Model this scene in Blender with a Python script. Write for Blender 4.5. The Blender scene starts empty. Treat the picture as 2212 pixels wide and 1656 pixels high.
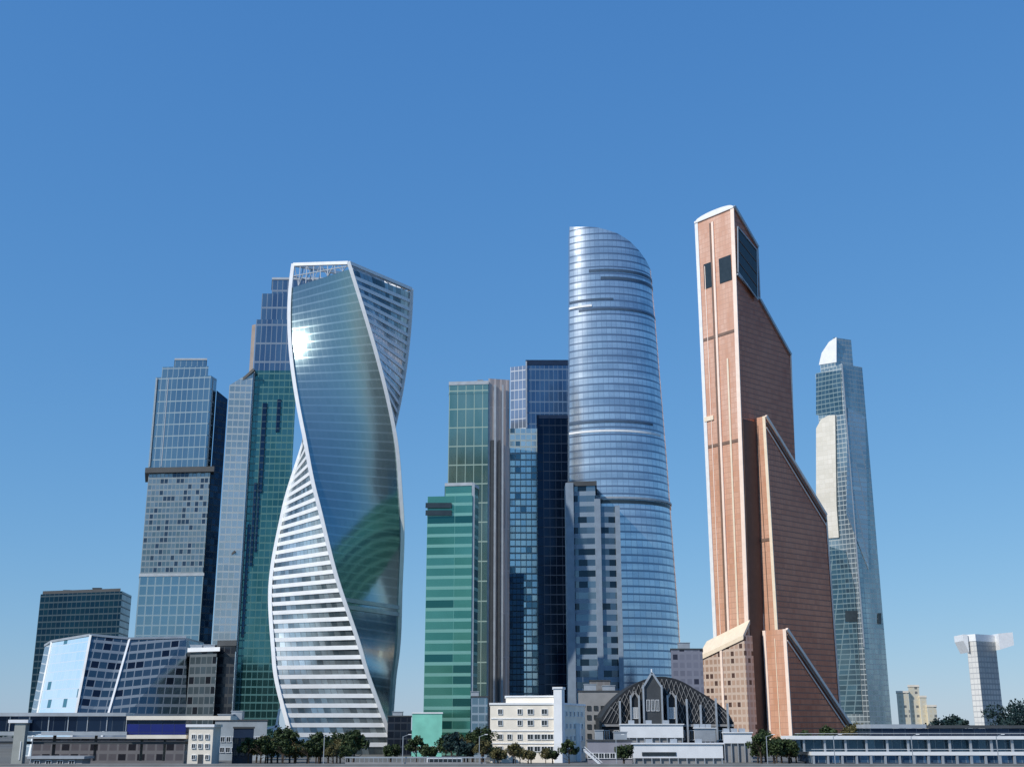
import bpy, bmesh, math, random
from mathutils import Vector, Matrix, noise
random.seed(7)
R = math.radians
S = bpy.context.scene
COL = S.collection
# ------------------------------------------------------------------ camera
PITCH = math.atan(745/2600.0); FP = 2600.0; CX, CY = 1105.5, 828.0; CAMH = 12.0
cd = bpy.data.cameras.new('camera'); cam = bpy.data.objects.new('camera', cd); COL.objects.link(cam)
cam.location = (0, 0, CAMH); cam.rotation_euler = (R(90)+PITCH, 0, 0)
cd.sensor_width = 36; cd.lens = 36*FP/2211.0; cd.clip_start = 0.5; cd.clip_end = 20000
S.camera = cam
# ------------------------------------------------------------------ light
SUN_EL = R(38); SX, SY = -0.80, -0.60
w = bpy.data.worlds.new('World'); S.world = w; w.use_nodes = True
nt = w.node_tree; bg = nt.nodes['Background']
sky = nt.nodes.new('ShaderNodeTexSky'); sky.sky_type = 'NISHITA'; sky.sun_disc = False
sky.sun_elevation = SUN_EL; sky.sun_rotation = math.atan2(SX, SY)
sky.altitude = 150; sky.air_density = 1.1; sky.dust_density = 0.1; sky.ozone_density = 3.5
hs = nt.nodes.new('ShaderNodeMix'); hs.data_type = 'RGBA'; hs.blend_type = 'MULTIPLY'; hs.inputs[0].default_value = 1; hs.inputs[7].default_value = (.74, .95, 1.16, 1)
nt.links.new(sky.outputs[0], hs.inputs[6]); bg.inputs[1].default_value = 0.13
se = nt.nodes.new('ShaderNodeSeparateColor'); co = nt.nodes.new('ShaderNodeCombineColor'); nt.links.new(hs.outputs[2], se.inputs[0])
for i, (g_, k_) in enumerate(((.84, .535), (.585, .572), (.36, .715))):     # tone of the sky: keeps the horizon from washing out
    a = nt.nodes.new('ShaderNodeMath'); a.operation = 'MULTIPLY'; a.inputs[1].default_value = .13; nt.links.new(se.outputs[i], a.inputs[0])
    b = nt.nodes.new('ShaderNodeMath'); b.operation = 'POWER'; b.inputs[1].default_value = g_; nt.links.new(a.outputs[0], b.inputs[0])
    c = nt.nodes.new('ShaderNodeMath'); c.operation = 'MULTIPLY'; c.inputs[1].default_value = k_/.13; nt.links.new(b.outputs[0], c.inputs[0]); nt.links.new(c.outputs[0], co.inputs[i])
nt.links.new(co.outputs[0], bg.inputs[0])
sl = bpy.data.lights.new('sun', 'SUN'); sl.energy = 4.0; sl.angle = R(0.5); sl.color = (1, .94, .85)
so = bpy.data.objects.new('sun', sl); COL.objects.link(so)
so.rotation_euler = Vector((SX*math.cos(SUN_EL), SY*math.cos(SUN_EL), math.sin(SUN_EL))).to_track_quat('Z', 'Y').to_euler()
S.view_settings.view_transform = 'Standard'; S.view_settings.look = 'None'
S.view_settings.exposure = 0.0; S.view_settings.gamma = 1; S.view_settings.use_curve_mapping = False
S.render.engine = 'CYCLES'

# ------------------------------------------------------------------ projection helpers
cp, sp = math.cos(PITCH), math.sin(PITCH)
def ray(u, v):
    x = (u-CX)/FP; y = (CY-v)/FP
    return Vector((x, cp-y*sp, sp+y*cp))
def at(u, v, D):
    r = ray(u, v); return Vector((0, 0, CAMH)) + r*(D/r.y)
def zat(v, D): return at(CX, v, D).z
def hit(u, v, P, n):                      # ray against the vertical plane through P with normal n
    r = ray(u, v); o = Vector((0, 0, CAMH))
    return o + r*((P-o).dot(n)/r.dot(n))
def fp(v, pts): return [(at(u, v, D).x, D) for u, D in pts]

# ------------------------------------------------------------------ materials
def newmat(name):
    m = bpy.data.materials.new(name); m.use_nodes = True
    return m, m.node_tree, m.node_tree.nodes['Principled BSDF']
def mth(nt, op, a, b=None, c=None):
    n = nt.nodes.new('ShaderNodeMath'); n.operation = op
    for i, v in enumerate((a, b, c)):
        if v is None: continue
        if isinstance(v, (int, float)): n.inputs[i].default_value = v
        else: nt.links.new(v, n.inputs[i])
    return n.outputs[0]
def mixc(nt, f, a, b, mode='MIX'):
    n = nt.nodes.new('ShaderNodeMix'); n.data_type = 'RGBA'; n.blend_type = mode
    for s, v in ((n.inputs[0], f), (n.inputs[6], a), (n.inputs[7], b)):
        if isinstance(v, (int, float)): s.default_value = v
        elif isinstance(v, (tuple, list)): s.default_value = (*v[:3], 1)
        else: nt.links.new(v, s)
    return n.outputs[2]
def plain(name, col, rough=.6, metal=0, var=.12, scale=.25, spec=.4):
    m, nt, b = newmat(name)
    tc = nt.nodes.new('ShaderNodeTexCoord')
    n1 = nt.nodes.new('ShaderNodeTexNoise'); n1.inputs['Scale'].default_value = scale; n1.inputs['Detail'].default_value = 6
    nt.links.new(tc.outputs['Object'], n1.inputs['Vector'])
    f = mth(nt, 'MULTIPLY_ADD', n1.outputs[0], 2.4, -.7); 
    c = mixc(nt, f, tuple(x*(1-var) for x in col), tuple(min(1, x*(1+var)) for x in col))
    nt.links.new(c, b.inputs['Base Color'])
    b.inputs['Roughness'].default_value = rough; b.inputs['Metallic'].default_value = metal
    b.inputs['Specular IOR Level'].default_value = spec
    return m
def facade(name, c1, c2, line, pw=3.2, fh=4.2, wu=.08, wv=.2, metal=.85, rough=.09, tilt=.012,
           gap=None, gapchance=0., lmetal=0.2, lrough=.45, big=(1., 1.), bigscale=.02, seed=0., panelvar=1., stretch=1.):
    """curtain wall: cells pw x fh metres, mullion / spandrel lines, pane-to-pane variation."""
    m, nt, b = newmat(name)
    uv = nt.nodes.new('ShaderNodeUVMap'); sx = nt.nodes.new('ShaderNodeSeparateXYZ'); nt.links.new(uv.outputs[0], sx.inputs[0])
    cu = mth(nt, 'DIVIDE', sx.outputs[0], pw); cv = mth(nt, 'DIVIDE', sx.outputs[1], fh)
    fu = mth(nt, 'FRACT', cu); fv = mth(nt, 'FRACT', cv)
    lu = mth(nt, 'LESS_THAN', fu, wu); lv = mth(nt, 'LESS_THAN', fv, wv)
    ln = mth(nt, 'MAXIMUM', lu, lv)
    cb = nt.nodes.new('ShaderNodeCombineXYZ')
    nt.links.new(mth(nt, 'FLOOR', cu), cb.inputs[0]); nt.links.new(mth(nt, 'FLOOR', cv), cb.inputs[1]); cb.inputs[2].default_value = seed
    wn = nt.nodes.new('ShaderNodeTexWhiteNoise'); wn.noise_dimensions = '3D'; nt.links.new(cb.outputs[0], wn.inputs['Vector'])
    bn = nt.nodes.new('ShaderNodeTexNoise'); bn.inputs['Scale'].default_value = bigscale; bn.inputs['Detail'].default_value = 4
    mp = nt.nodes.new('ShaderNodeMapping'); mp.inputs['Scale'].default_value = (stretch, 1, 1); mp.inputs['Location'].default_value = (seed*13, seed*7, 0)
    nt.links.new(uv.outputs[0], mp.inputs[0]); nt.links.new(mp.outputs[0], bn.inputs['Vector'])
    bf = mth(nt, 'MULTIPLY_ADD', bn.outputs[0], 3.2, -1.1); 
    cl = nt.nodes.new('ShaderNodeClamp'); nt.links.new(bf, cl.inputs[0]); bf = cl.outputs[0]
    pf = mth(nt, 'MULTIPLY_ADD', mth(nt, 'SUBTRACT', wn.outputs[0], .5), .55*panelvar, bf)
    cl = nt.nodes.new('ShaderNodeClamp'); nt.links.new(pf, cl.inputs[0]); pf = cl.outputs[0]
    c = mixc(nt, pf, c1, c2)
    if gap is not None:
        g = mth(nt, 'LESS_THAN', wn.outputs[0], gapchance); c = mixc(nt, g, c, gap)
    c = mixc(nt, ln, c, line)
    nt.links.new(c, b.inputs['Base Color'])
    nt.links.new(mth(nt, 'MULTIPLY_ADD', ln, lmetal-metal, metal), b.inputs['Metallic'])
    dn = nt.nodes.new('ShaderNodeTexNoise'); dn.inputs['Scale'].default_value = .09; dn.inputs['Detail'].default_value = 5; nt.links.new(mp.outputs[0], dn.inputs['Vector'])
    base_r = mth(nt, 'MULTIPLY_ADD', ln, lrough-rough, rough)
    nt.links.new(mth(nt, 'ADD', base_r, mth(nt, 'MULTIPLY', mth(nt, 'SUBTRACT', dn.outputs[0], .5), .10)), b.inputs['Roughness'])
    # each pane sits a fraction of a degree off true, as real glazing does
    ge = nt.nodes.new('ShaderNodeNewGeometry')
    s1 = nt.nodes.new('ShaderNodeVectorMath'); s1.operation = 'SUBTRACT'; nt.links.new(wn.outputs['Color'], s1.inputs[0]); s1.inputs[1].default_value = (.5, .5, .5)
    s2 = nt.nodes.new('ShaderNodeVectorMath'); s2.operation = 'SCALE'; nt.links.new(s1.outputs[0], s2.inputs[0]); s2.inputs['Scale'].default_value = tilt*2
    s3 = nt.nodes.new('ShaderNodeVectorMath'); s3.operation = 'ADD'; nt.links.new(s2.outputs[0], s3.inputs[0]); nt.links.new(ge.outputs['Normal'], s3.inputs[1])
    s4 = nt.nodes.new('ShaderNodeVectorMath'); s4.operation = 'NORMALIZE'; nt.links.new(s3.outputs[0], s4.inputs[0])
    nt.links.new(s4.outputs[0], b.inputs['Normal'])
    return m

M = {}
M['roof'] = plain('roof_felt', (.16, .16, .165), .9)
M['white'] = plain('white_metal', (.78, .80, .82), .4, 0, .06)
M['offwhite'] = plain('off_white_render', (.80, .74, .64), .8, 0, .1, .15)
M['grey'] = plain('grey_concrete', (.28, .28, .28), .85)
M['darkgrey'] = plain('dark_grey_metal', (.06, .065, .07), .5)
M['navy'] = plain('navy_panel', (.012, .025, .06), .35)
M['royal'] = plain('royal_blue_panel', (.012, .018, .14), .35)
M['mint'] = plain('mint_panel', (.22, .60, .48), .5)
M['darkglass'] = plain('dark_glass', (.028, .038, .045), .12, 0, .2, .3, .6)
M['blueglass'] = facade('blue_pavilion_glass', (.05, .12, .22), (.10, .2, .34), (.25, .3, .34), 2.4, 3.4, .08, .06, .6, .1, .03, seed=3)
M['asphalt'] = plain('asphalt', (.05, .05, .052), .9)
M['cream'] = plain('cream_cladding', (.74, .66, .52), .6, 0, .08)
M['steel'] = plain('pale_steel', (.42, .45, .48), .45, .4)

# ------------------------------------------------------------------ object helpers
def root(name, label, cat, loc, group=None, rz=0):
    o = bpy.data.objects.new(name, None); COL.objects.link(o)
    o.location = loc; o.rotation_euler = (0, 0, rz); o.empty_display_size = 2
    o['label'] = label; o['category'] = cat
    if group: o['group'] = group
    return o
def link(name, me, mats, parent=None, label=None):
    for m in (mats if isinstance(mats, (list, tuple)) else [mats]): me.materials.append(m)
    o = bpy.data.objects.new(name, me); COL.objects.link(o)
    if parent is not None: o.parent = parent
    if label: o['label'] = label
    return o
class MB:
    """collects faces in world coordinates; build() makes ONE mesh under a parent"""
    def __init__(s): s.v = []; s.f = []; s.uv = []; s.mi = []
    def face(s, pts, uvs=None, mi=0):
        i = len(s.v); s.v += [Vector(p) for p in pts]; s.f.append(tuple(range(i, i+len(pts)))); s.mi.append(mi)
        s.uv += list(uvs) if uvs else [(p[0]+p[1], p[2]) for p in pts]
    def prism(s, poly, z0, z1, ztop=None, u0=0., cap=True, bot=False, mi=0, capmi=None):
        A = sum(poly[i-1][0]*poly[i][1]-poly[i][0]*poly[i-1][1] for i in range(len(poly)))
        if A < 0: poly = list(reversed(poly))
        zt = (lambda x, y: z1) if ztop is None else ztop
        u = u0; n = len(poly)
        for i in range(n):
            a, b = poly[i], poly[(i+1) % n]; L = math.hypot(b[0]-a[0], b[1]-a[1])
            za, zb = zt(*a), zt(*b)
            s.face([(a[0], a[1], z0), (b[0], b[1], z0), (b[0], b[1], zb), (a[0], a[1], za)],
                   [(u, z0), (u+L, z0), (u+L, zb), (u, za)], mi)
            u += L
        if cap: s.face([(p[0], p[1], zt(*p)) for p in poly], None, mi if capmi is None else capmi)
        if bot: s.face([(p[0], p[1], z0) for p in reversed(poly)], None, mi)
        return s
    def box(s, c, size, rz=0, mi=0):
        hx, hy = size[0]/2, size[1]/2; ca, sa = math.cos(rz), math.sin(rz)
        poly = [(c[0]+x*ca-y*sa, c[1]+x*sa+y*ca) for x, y in ((-hx, -hy), (hx, -hy), (hx, hy), (-hx, hy))]
        return s.prism(poly, c[2]-size[2]/2, c[2]+size[2]/2, bot=True, mi=mi)
    def beam(s, a, b, t, d=None, mi=0):
        a, b = Vector(a), Vector(b); d = d or t; ax = (b-a).normalized()
        up = Vector((0, 0, 1)) if abs(ax.z) < .9 else Vector((0, 1, 0))
        r = ax.cross(up).normalized(); q = r.cross(ax).normalized()
        c = [(r*x*t/2+q*y*d/2) for x, y in ((-1, -1), (1, -1), (1, 1), (-1, 1))]
        A = [a+k for k in c]; B = [b+k for k in c]
        for i in range(4): s.face([A[i], A[(i+1) % 4], B[(i+1) % 4], B[i]], None, mi)
        s.face(A[::-1], None, mi); s.face(B, None, mi); return s
    def build(s, name, mats, parent=None, label=None, fix=False, smooth=False):
        off = Vector(parent.location) if parent is not None else Vector((0, 0, 0))
        me = bpy.data.meshes.new(name); me.from_pydata([tuple(p-off) for p in s.v], [], s.f)
        ul = me.uv_layers.new(name='UVMap')
        for i, c in enumerate(s.uv): ul.data[i].uv = c
        for p, k in zip(me.polygons, s.mi): p.material_index = k
        if fix or smooth:
            bm = bmesh.new(); bm.from_mesh(me); bmesh.ops.remove_doubles(bm, verts=bm.verts, dist=1e-4)
            if fix: bmesh.ops.recalc_face_normals(bm, faces=bm.faces)
            bm.to_mesh(me); bm.free()
        if smooth:
            for p in me.polygons: p.use_smooth = True
        return link(name, me, mats, parent, label)
def cen(poly): return (sum(p[0] for p in poly)/len(poly), sum(p[1] for p in poly)/len(poly))
def offset(poly, d):
    A = sum(poly[i-1][0]*poly[i][1]-poly[i][0]*poly[i-1][1] for i in range(len(poly)))
    sgn = 1 if A > 0 else -1; n = len(poly); out = []
    for i in range(n):
        p0, p1, p2 = map(Vector, (poly[i-1], poly[i], poly[(i+1) % n]))
        e1 = (p1-p0).normalized(); e2 = (p2-p1).normalized()
        n1 = Vector((e1.y, -e1.x))*sgn; n2 = Vector((e2.y, -e2.x))*sgn
        b = n1+n2; out.append(tuple(p1+b*(d/max(.3, (1+n1.dot(n2))))))
    return out
def ring(poly, z0, z1, d, mb=None):        # a collar standing d proud of a footprint
    mb = mb or MB(); o = offset(poly, d); mb.prism(o, z0, z1, bot=True); return mb
def copy_part(src, parent, loc=None, rz=None):
    c = src.copy(); COL.objects.link(c); c.parent = parent
    if loc is not None: c.location = loc
    if rz is not None: c.rotation_euler = (0, 0, rz)
    return c
def tag(o, label, cat, group=None):
    o['label'] = label; o['category'] = cat
    if group: o['group'] = group
    return o
def rooftop(rt, poly, z, seed, n=4, mat='steel'):  # plant on the roof: small housings with louvres
    rnd = random.Random(seed); c = cen(poly)
    for k in range(n):
        q = poly[rnd.randrange(len(poly))]; t = rnd.uniform(.15, .6)
        x, y = c[0]+(q[0]-c[0])*t, c[1]+(q[1]-c[1])*t; s1, s2, h = rnd.uniform(2, 6), rnd.uniform(2, 5), rnd.uniform(1.5, 3.4)
        mb = MB(); mb.box((x, y, z+h/2), (s1, s2, h)); mb.box((x, y, z+h+.15), (s1+.5, s2+.5, .3))
        mb.build('roof_plant', M[mat], rt)

# ================================================================== SETTING
def sheet(name, x0, x1, y0, y1, z, mat, n=1):
    mb = MB(); mb.face([(x0, y0, z), (x1, y0, z), (x1, y1, z), (x0, y1, z)])
    o = mb.build(name, mat); o['kind'] = 'structure'; return o
mw, nt_, b_ = newmat('river_water')
b_.inputs['Base Color'].default_value = (.02, .045, .05, 1); b_.inputs['Roughness'].default_value = .08
tc = nt_.nodes.new('ShaderNodeTexCoord'); nz = nt_.nodes.new('ShaderNodeTexNoise'); nz.inputs['Scale'].default_value = .35; nz.inputs['Detail'].default_value = 5
bp = nt_.nodes.new('ShaderNodeBump'); bp.inputs['Strength'].default_value = .5; bp.inputs['Distance'].default_value = .4
nt_.links.new(tc.outputs['Object'], nz.inputs['Vector']); nt_.links.new(nz.outputs[0], bp.inputs['Height']); nt_.links.new(bp.outputs[0], b_.inputs['Normal'])
M['soil'] = plain('city_ground', (.13, .13, .12), .95, 0, .3, .01)
BANK = 398.
sheet('ground', -9000, 9000, BANK+1.2, 14000, 0, M['soil'])
sheet('near_bank', -9000, 9000, -4000, 40, 0, M['soil'])
sheet('river', -9000, 9000, 40, BANK, -4, mw)
mb = MB(); mb.box((0, BANK+.6, -1.5), (3000, 1.2, 5.4)); mb.box((0, BANK+.6, 1.3), (3000, 1.5, .25))
mb.build('embankment_wall', M['grey']); bpy.data.objects['embankment_wall']['kind'] = 'structure'
mb = MB(); mb.box((0, 41, -1.8), (3000, 1.2, 5.4)); mb.build('near_quay', M['grey'])['kind'] = 'structure'
sheet('road', -1500, 1500, 404, 424, .03, M['asphalt'])
mb = MB()
for k in range(-60, 60): mb.box((k*9, 414, .04), (4, .2, .01))
mb.build('road_marking', M['white'])['kind'] = 'structure'
mb = MB(); mb.box((0, 401, .06), (3000, 5, .12)); mb.build('pavement', M['grey'])['kind'] = 'structure'

# ================================================================== TOWERS
# ---- dark teal block on the far left
g = facade('dark_teal_glass', (.006, .03, .055), (.012, .05, .075), (.03, .06, .08), 3.4, 4.0, .1, .22, .8, .12, .02, seed=1, bigscale=.03)
P = fp(1300, [(86, 770), (262, 752), (283, 778), (283, 810), (86, 812)])
rt = root('glass_tower', 'squat dark teal glass office block rising behind the slanted glass building at far left', 'office block', (*cen(P), 0))
zt = zat(1279, 760)
MB().prism(P, 0, zt, ztop=lambda x, y: zt if x < P[1][0]+1 else zt-6).build('facade', [g], rt)
Q = fp(1300, [(90, 772), (258, 756), (258, 800), (90, 805)])
ring(Q, zt+.1, zt+2.2, 0).build('parapet', M['darkgrey'], rt); rooftop(rt, Q, zt+2.2, 1, 3, 'darkgrey')

# ---- faceted low crystal building
gb = facade('sky_painted_facet_glass', (.62, .84, .95), (.8, .93, 1.), (.55, .65, .72), 3.6, 4.4, .06, .1, .45, .12, .015, seed=2, gap=(.1, .25, .3), gapchance=.03)  # bright sky reflection put into the pale base colour
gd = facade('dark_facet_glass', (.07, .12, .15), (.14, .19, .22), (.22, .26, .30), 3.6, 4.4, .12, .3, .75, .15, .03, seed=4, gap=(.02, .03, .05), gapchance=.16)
def facet_edge(u0, v0, D0, u1, D1):
    T = at(u0, v0, D0); B = at(u1, 1545, D1); k = T.z/(T.z-B.z); return T, T+(B-T)*k
E = [facet_edge(97, 1394, 600, 66, 590), facet_edge(112, 1385, 585, 80, 572), facet_edge(196, 1371, 560, 163, 548),
     facet_edge(280, 1379, 566, 233, 552), facet_edge(402, 1376, 572, 402, 566)]
c0 = cen([(e[1].x, e[1].y) for e in E])
rt = root('faceted_building', 'low slanted crystal building with one left glass facet painted pale with sky reflection', 'office building', (c0[0], c0[1]+12, 0))
def facet(a, b, mat, label=None, nm='facet'):
    (ta, ba), (tb, bb) = a, b; mb = MB(); L = (bb-ba).length; Lt = (tb-ta).length
    H = (ta-ba).length
    mb.face([ba, bb, tb, ta], [(0, 0), (L, 0), (L-(L-Lt)*.5, (tb-bb).length), ((L-Lt)*.5, H)])
    return mb.build(nm, mat, rt, label)
gl_side = facade('grey_facet_glass', (.25, .3, .34), (.4, .45, .5), (.5, .55, .58), 3, 4.4, .1, .15, .7, .2, .02, seed=5)
facet(E[0], E[1], gl_side); facet(E[1], E[2], gb, 'glass facet painted pale with sky reflection'); facet(E[2], E[3], gd); facet(E[3], E[4], gd)
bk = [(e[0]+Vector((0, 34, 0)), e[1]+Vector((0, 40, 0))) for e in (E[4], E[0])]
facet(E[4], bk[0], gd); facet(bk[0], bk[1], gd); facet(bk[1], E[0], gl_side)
mb = MB(); mb.face([e[0] for e in E]+[bk[0][0], bk[1][0]]); mb.build('roof', M['roof'], rt)
for i, k in ((1, .8), (2, 1.1), (3, .9)):
    MB().beam(E[i][0]+Vector((0, -.2, 0)), E[i][1]+Vector((0, -.2, 0)), k, .6).build('edge_trim', M['white' if i == 3 else 'steel'], rt)
for i in range(4):
    MB().beam(E[i][0]+Vector((0, -.1, .2)), E[i+1][0]+Vector((0, -.1, .2)), .8, 1.0).build('roof_trim', M['steel'], rt)

# ---- dark office block with pale roof slab
go = facade('dark_office_glass', (.03, .045, .05), (.09, .11, .12), (.12, .14, .15), 3.0, 4.2, .14, .3, .6, .2, .03, seed=6, gap=(.01, .01, .015), gapchance=.25)
P = fp(1500, [(404, 538), (462, 532), (462, 575), (404, 580)])
rt = root('office_block', 'dark office block under a pale roof slab right of the slanted glass building', 'office block', (*cen(P), 0))
zt = zat(1407, 535); MB().prism(P, 0, zt).build('facade', go, rt)
mb = MB(); mb.prism(offset(P, 1.2), zt+.05, zt+1.8, bot=True); mb.build('roof_slab', M['white'], rt); rooftop(rt, P, zt+1.8, 5, 2)
P = fp(1500, [(463.5, 536), (502, 534), (502, 575), (463.5, 575)])
rt = root('office_block', 'near black narrow office block beside the one with the pale roof slab', 'office block', (*cen(P), 0))
gk = facade('black_office_glass', (.015, .02, .03), (.04, .045, .055), (.035, .04, .045), 3.0, 4.2, .14, .3, .6, .2, .03, seed=7)
zt = zat(1386, 535); MB().prism(P, 0, zt).build('facade', gk, rt); ring(P, zt-1.6, zt+.8, .35).build('parapet', M['darkgrey'], rt)

# ---- left slate tower with the ledge
D = 745
ga = facade('slate_glass_upper', (.19, .28, .35), (.27, .36, .41), (.23, .32, .38), 3.6, 7.6, .1, .1, .85, .12, .012, seed=8, stretch=5, bigscale=.012, panelvar=.7)
gm = facade('slate_glass_middle', (.15, .21, .24), (.29, .34, .37), (.21, .26, .29), 2.6, 3.7, .16, .26, .7, .16, .03, seed=9, gap=(.05, .08, .12), gapchance=.22, panelvar=1.8)
gl = facade('slate_glass_lower', (.17, .28, .35), (.23, .34, .40), (.21, .31, .37), 5.0, 6.0, .16, .14, .85, .13, .012, seed=10, panelvar=.5)
gs = facade('navy_side_glass', (.012, .035, .075), (.02, .06, .11), (.02, .05, .08), 3.0, 4.2, .1, .2, .8, .15, .02, seed=11)
F4 = fp(1375, [(290, D), (430, D-4), (432, D+22), (292, D+26)])
SIDE = fp(1375, [(430.6, D+2), (457, D+9), (457, D+30), (430.6, D+24)])
rt = root('glass_tower', 'tall slate blue tower with a dark ledge halfway up, leftmost of the high towers', 'skyscraper', (*cen(F4), 0))
z1, z2, z3, z4 = zat(1242, D), zat(1016, D), zat(815, D), zat(797, D)
MB().prism(F4, 0, z1).build('lower_facade', gl, rt)
MB().prism(offset(F4, -.25), z1, z2).build('middle_facade', gm, rt)
UP = fp(1375, [(290, D), (415, D-4), (428, D+4), (428, D+24), (292, D+26)])
MB().prism(offset(UP, .3), z2+1.6, z3).build('upper_facade', ga, rt)
ring(F4, z2-1.8, z2+1.5, 2.0).build('ledge', M['darkgrey'], rt)
ring(F4, z1-.7, z1+1.0, .35).build('belt', M['steel'], rt)
CR = fp(1375, [(302, D+2), (408, D), (408, D+20), (302, D+22)])
MB().prism(CR, z3, z4+2).build('crown', ga, rt)
CR2 = fp(1375, [(330, D+4), (402, D+4), (402, D+18), (330, D+18)])
zc = zat(771, D); MB().prism(CR2, z4+2, zc).build('cap', ga, rt); ring(CR2, zc-.9, zc+.3, .4).build('cap_trim', M['steel'], rt)
zs = zat(862, D+9); MB().prism(SIDE, 0, zs, ztop=lambda x, y: zs+(0 if x > cen(SIDE)[0] else 4)).build('side_wing', gs, rt)
for k in (292, 318, 345, 372, 398, 421):
    a = at(k, 1375, D-1.1); MB().box((a.x, a.y, (z2+1.6+z3)/2), (.5, .7, z3-z2-3)).build('fin', M['steel'], rt)

# ---- stepped tower behind the twisted one (grey wing, teal body, slate blue top)
D = 700
gg = facade('pale_grey_glass', (.34, .40, .42), (.50, .55, .57), (.40, .46, .49), 3.2, 4.3, .12, .22, .7, .2, .025, seed=12, panelvar=1.2)
gt = facade('teal_glass', (.045, .15, .15), (.09, .23, .23), (.08, .20, .20), 3.2, 4.3, .1, .2, .8, .12, .02, seed=13, stretch=4)
gu = facade('slate_violet_glass', (.11, .17, .26), (.18, .26, .34), (.18, .24, .32), 3.2, 12., .14, .1, .8, .14, .015, seed=14, stretch=5)
gbrown = plain('bronze_edge', (.30, .25, .22), .5)
G = fp(1375, [(459, D-1), (511, D), (511, D+30), (461, D+34)])
rt = root('stepped_tower', 'tall stepped tower behind the twisted one, pale grey wing, teal body and slate top', 'skyscraper', (*cen(G), 0))
zr, zl = zat(800, D), zat(852, D)
gx0, gx1 = min(p[0] for p in G), max(p[0] for p in G)
MB().prism(G, 0, zr, ztop=lambda x, y: zl+(zr-zl)*(x-gx0)/(gx1-gx0)).build('grey_wing', gg, rt)
T = fp(1375, [(511.6, D+3), (612, D+3), (612, D+40), (511.6, D+36)])
zt = zat(800, D+3); MB().prism(T, 0, zt).build('teal_body', gt, rt)
U1 = fp(800, [(547, D+8), (700, D+8), (700, D+34), (547, D+34)]); zu = zat(690, D+8)
MB().prism(U1, zt, zu).build('slate_body', gu, rt)
U2 = fp(800, [(556, D+10), (695, D+10), (695, D+32), (556, D+32)]); zu2 = zat(634, D+10)
MB().prism(U2, zu, zu2).build('slate_tier', gu, rt)
U3 = fp(800, [(577, D+12), (690, D+12), (690, D+30), (577, D+30)]); zu3 = zat(602, D+12)
MB().prism(U3, zu2, zu3).build('slate_top', gu, rt)
ring(U3, zu3-.8, zu3+.7, .4).build('parapet', M['steel'], rt)
B = fp(800, [(538, D+10), (546, D+8.2), (546, D+20), (538, D+20)]); MB().prism(B, zt-40, zat(700, D+8)).build('bronze_fin', gbrown, rt)
for (u, va, vb, wd) in ((566, 868, 1062, 2.6), (546, 1040, 1220, 1.6), (532, 1130, 1375, 1.6), (556, 1010, 1190, 1.2), (597, 860, 930, 2.2)):
    a = at(u+6, 1375*0+va, D+2.6); za, zb = zat(va, D), zat(vb, D)
    MB().box((a.x, a.y, (za+zb)/2), (wd, .8, za-zb)).build('dark_slot', gs, rt)
MB().box((*at(514, 1375, D+2.2).xy, zt/2), (.7, .9, zt)).build('pilaster', M['steel'], rt)
mb = MB(); mb.beam(at(497, 845, D+2), at(549, 798, D-1), 1.6, 1.6); mb.build('roof_edge', M['darkgrey'], rt)
for vv in (1205,):
    mb = MB(); mb.beam(at(478, 1218, D+2.6), at(508, 1190, D-.6), 1.2, 1.2); mb.build('sloping_seam', M['darkgrey'], rt)

# ---- the twisted tower
SIDEL = 47.0; a0 = at(726, 1605, 612)
TC = Vector((a0.x, 612+SIDEL/2)); ROT = .56; BASE = math.atan2(-TC.y, -TC.x)   # facing the camera
ZB, ZTOP = 0.0, zat(566, 612); ZG = ZTOP-7
def axis(z):
    tb = [(0, 0), (45, -4.6), (85, -6.5), (125, -5.2), (161, -3.8), (250, -4.6), (400, -4.6)]
    for (a, x), (b, y) in zip(tb, tb[1:]):
        if z <= b:
            t = (z-a)/(b-a); t = t*t*(3-2*t); return x+(y-x)*t
    return tb[-1][1]
def corner(k, z, r=SIDEL/2, dz=0):
    th = BASE - R(ROT*z) + R(45+90*k+3); ox = axis(z)
    return Vector((TC.x+ox+r*1.41421*math.cos(th), TC.y+r*1.41421*math.sin(th), z+dz))
# face k lies between corner k-1 and corner k ; face 0 faces the camera at the foot
gF = facade('twist_glass', (.24, .34, .36), (.32, .42, .43), (.36, .46, .48), 2.9, 4.6, .035, .2, .85, .15, .006, seed=15, lmetal=.85, lrough=.2, bigscale=.01, panelvar=.5)
gW = facade('twist_window_glass', (.10, .14, .16), (.62, .70, .72), (.08, .08, .08), 3.2, 4.6, .06, .0, .7, .25, .03, seed=16, bigscale=.03, panelvar=1.2)
CT = {}
for k in range(4):          # the crown's four corners stand at different heights
    q = corner(k, ZTOP); CT[k] = q
lo_ = sorted(range(4), key=lambda k: CT[k].y); left = min(range(4), key=lambda k: CT[k].x); right = max(range(4), key=lambda k: CT[k].x)
CT = {k: (zat(568, CT[k].y) if k in (left, lo_[0]) else zat(622, CT[k].y) if k == right else zat(600, CT[k].y)) for k in range(4)}
rt = root('twisted_tower', 'twisted glass tower with white helical edges, white floor bands and open top frame', 'skyscraper', (TC.x, TC.y, 0))
FH = 4.6; NF = int(ZG/FH)
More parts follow.
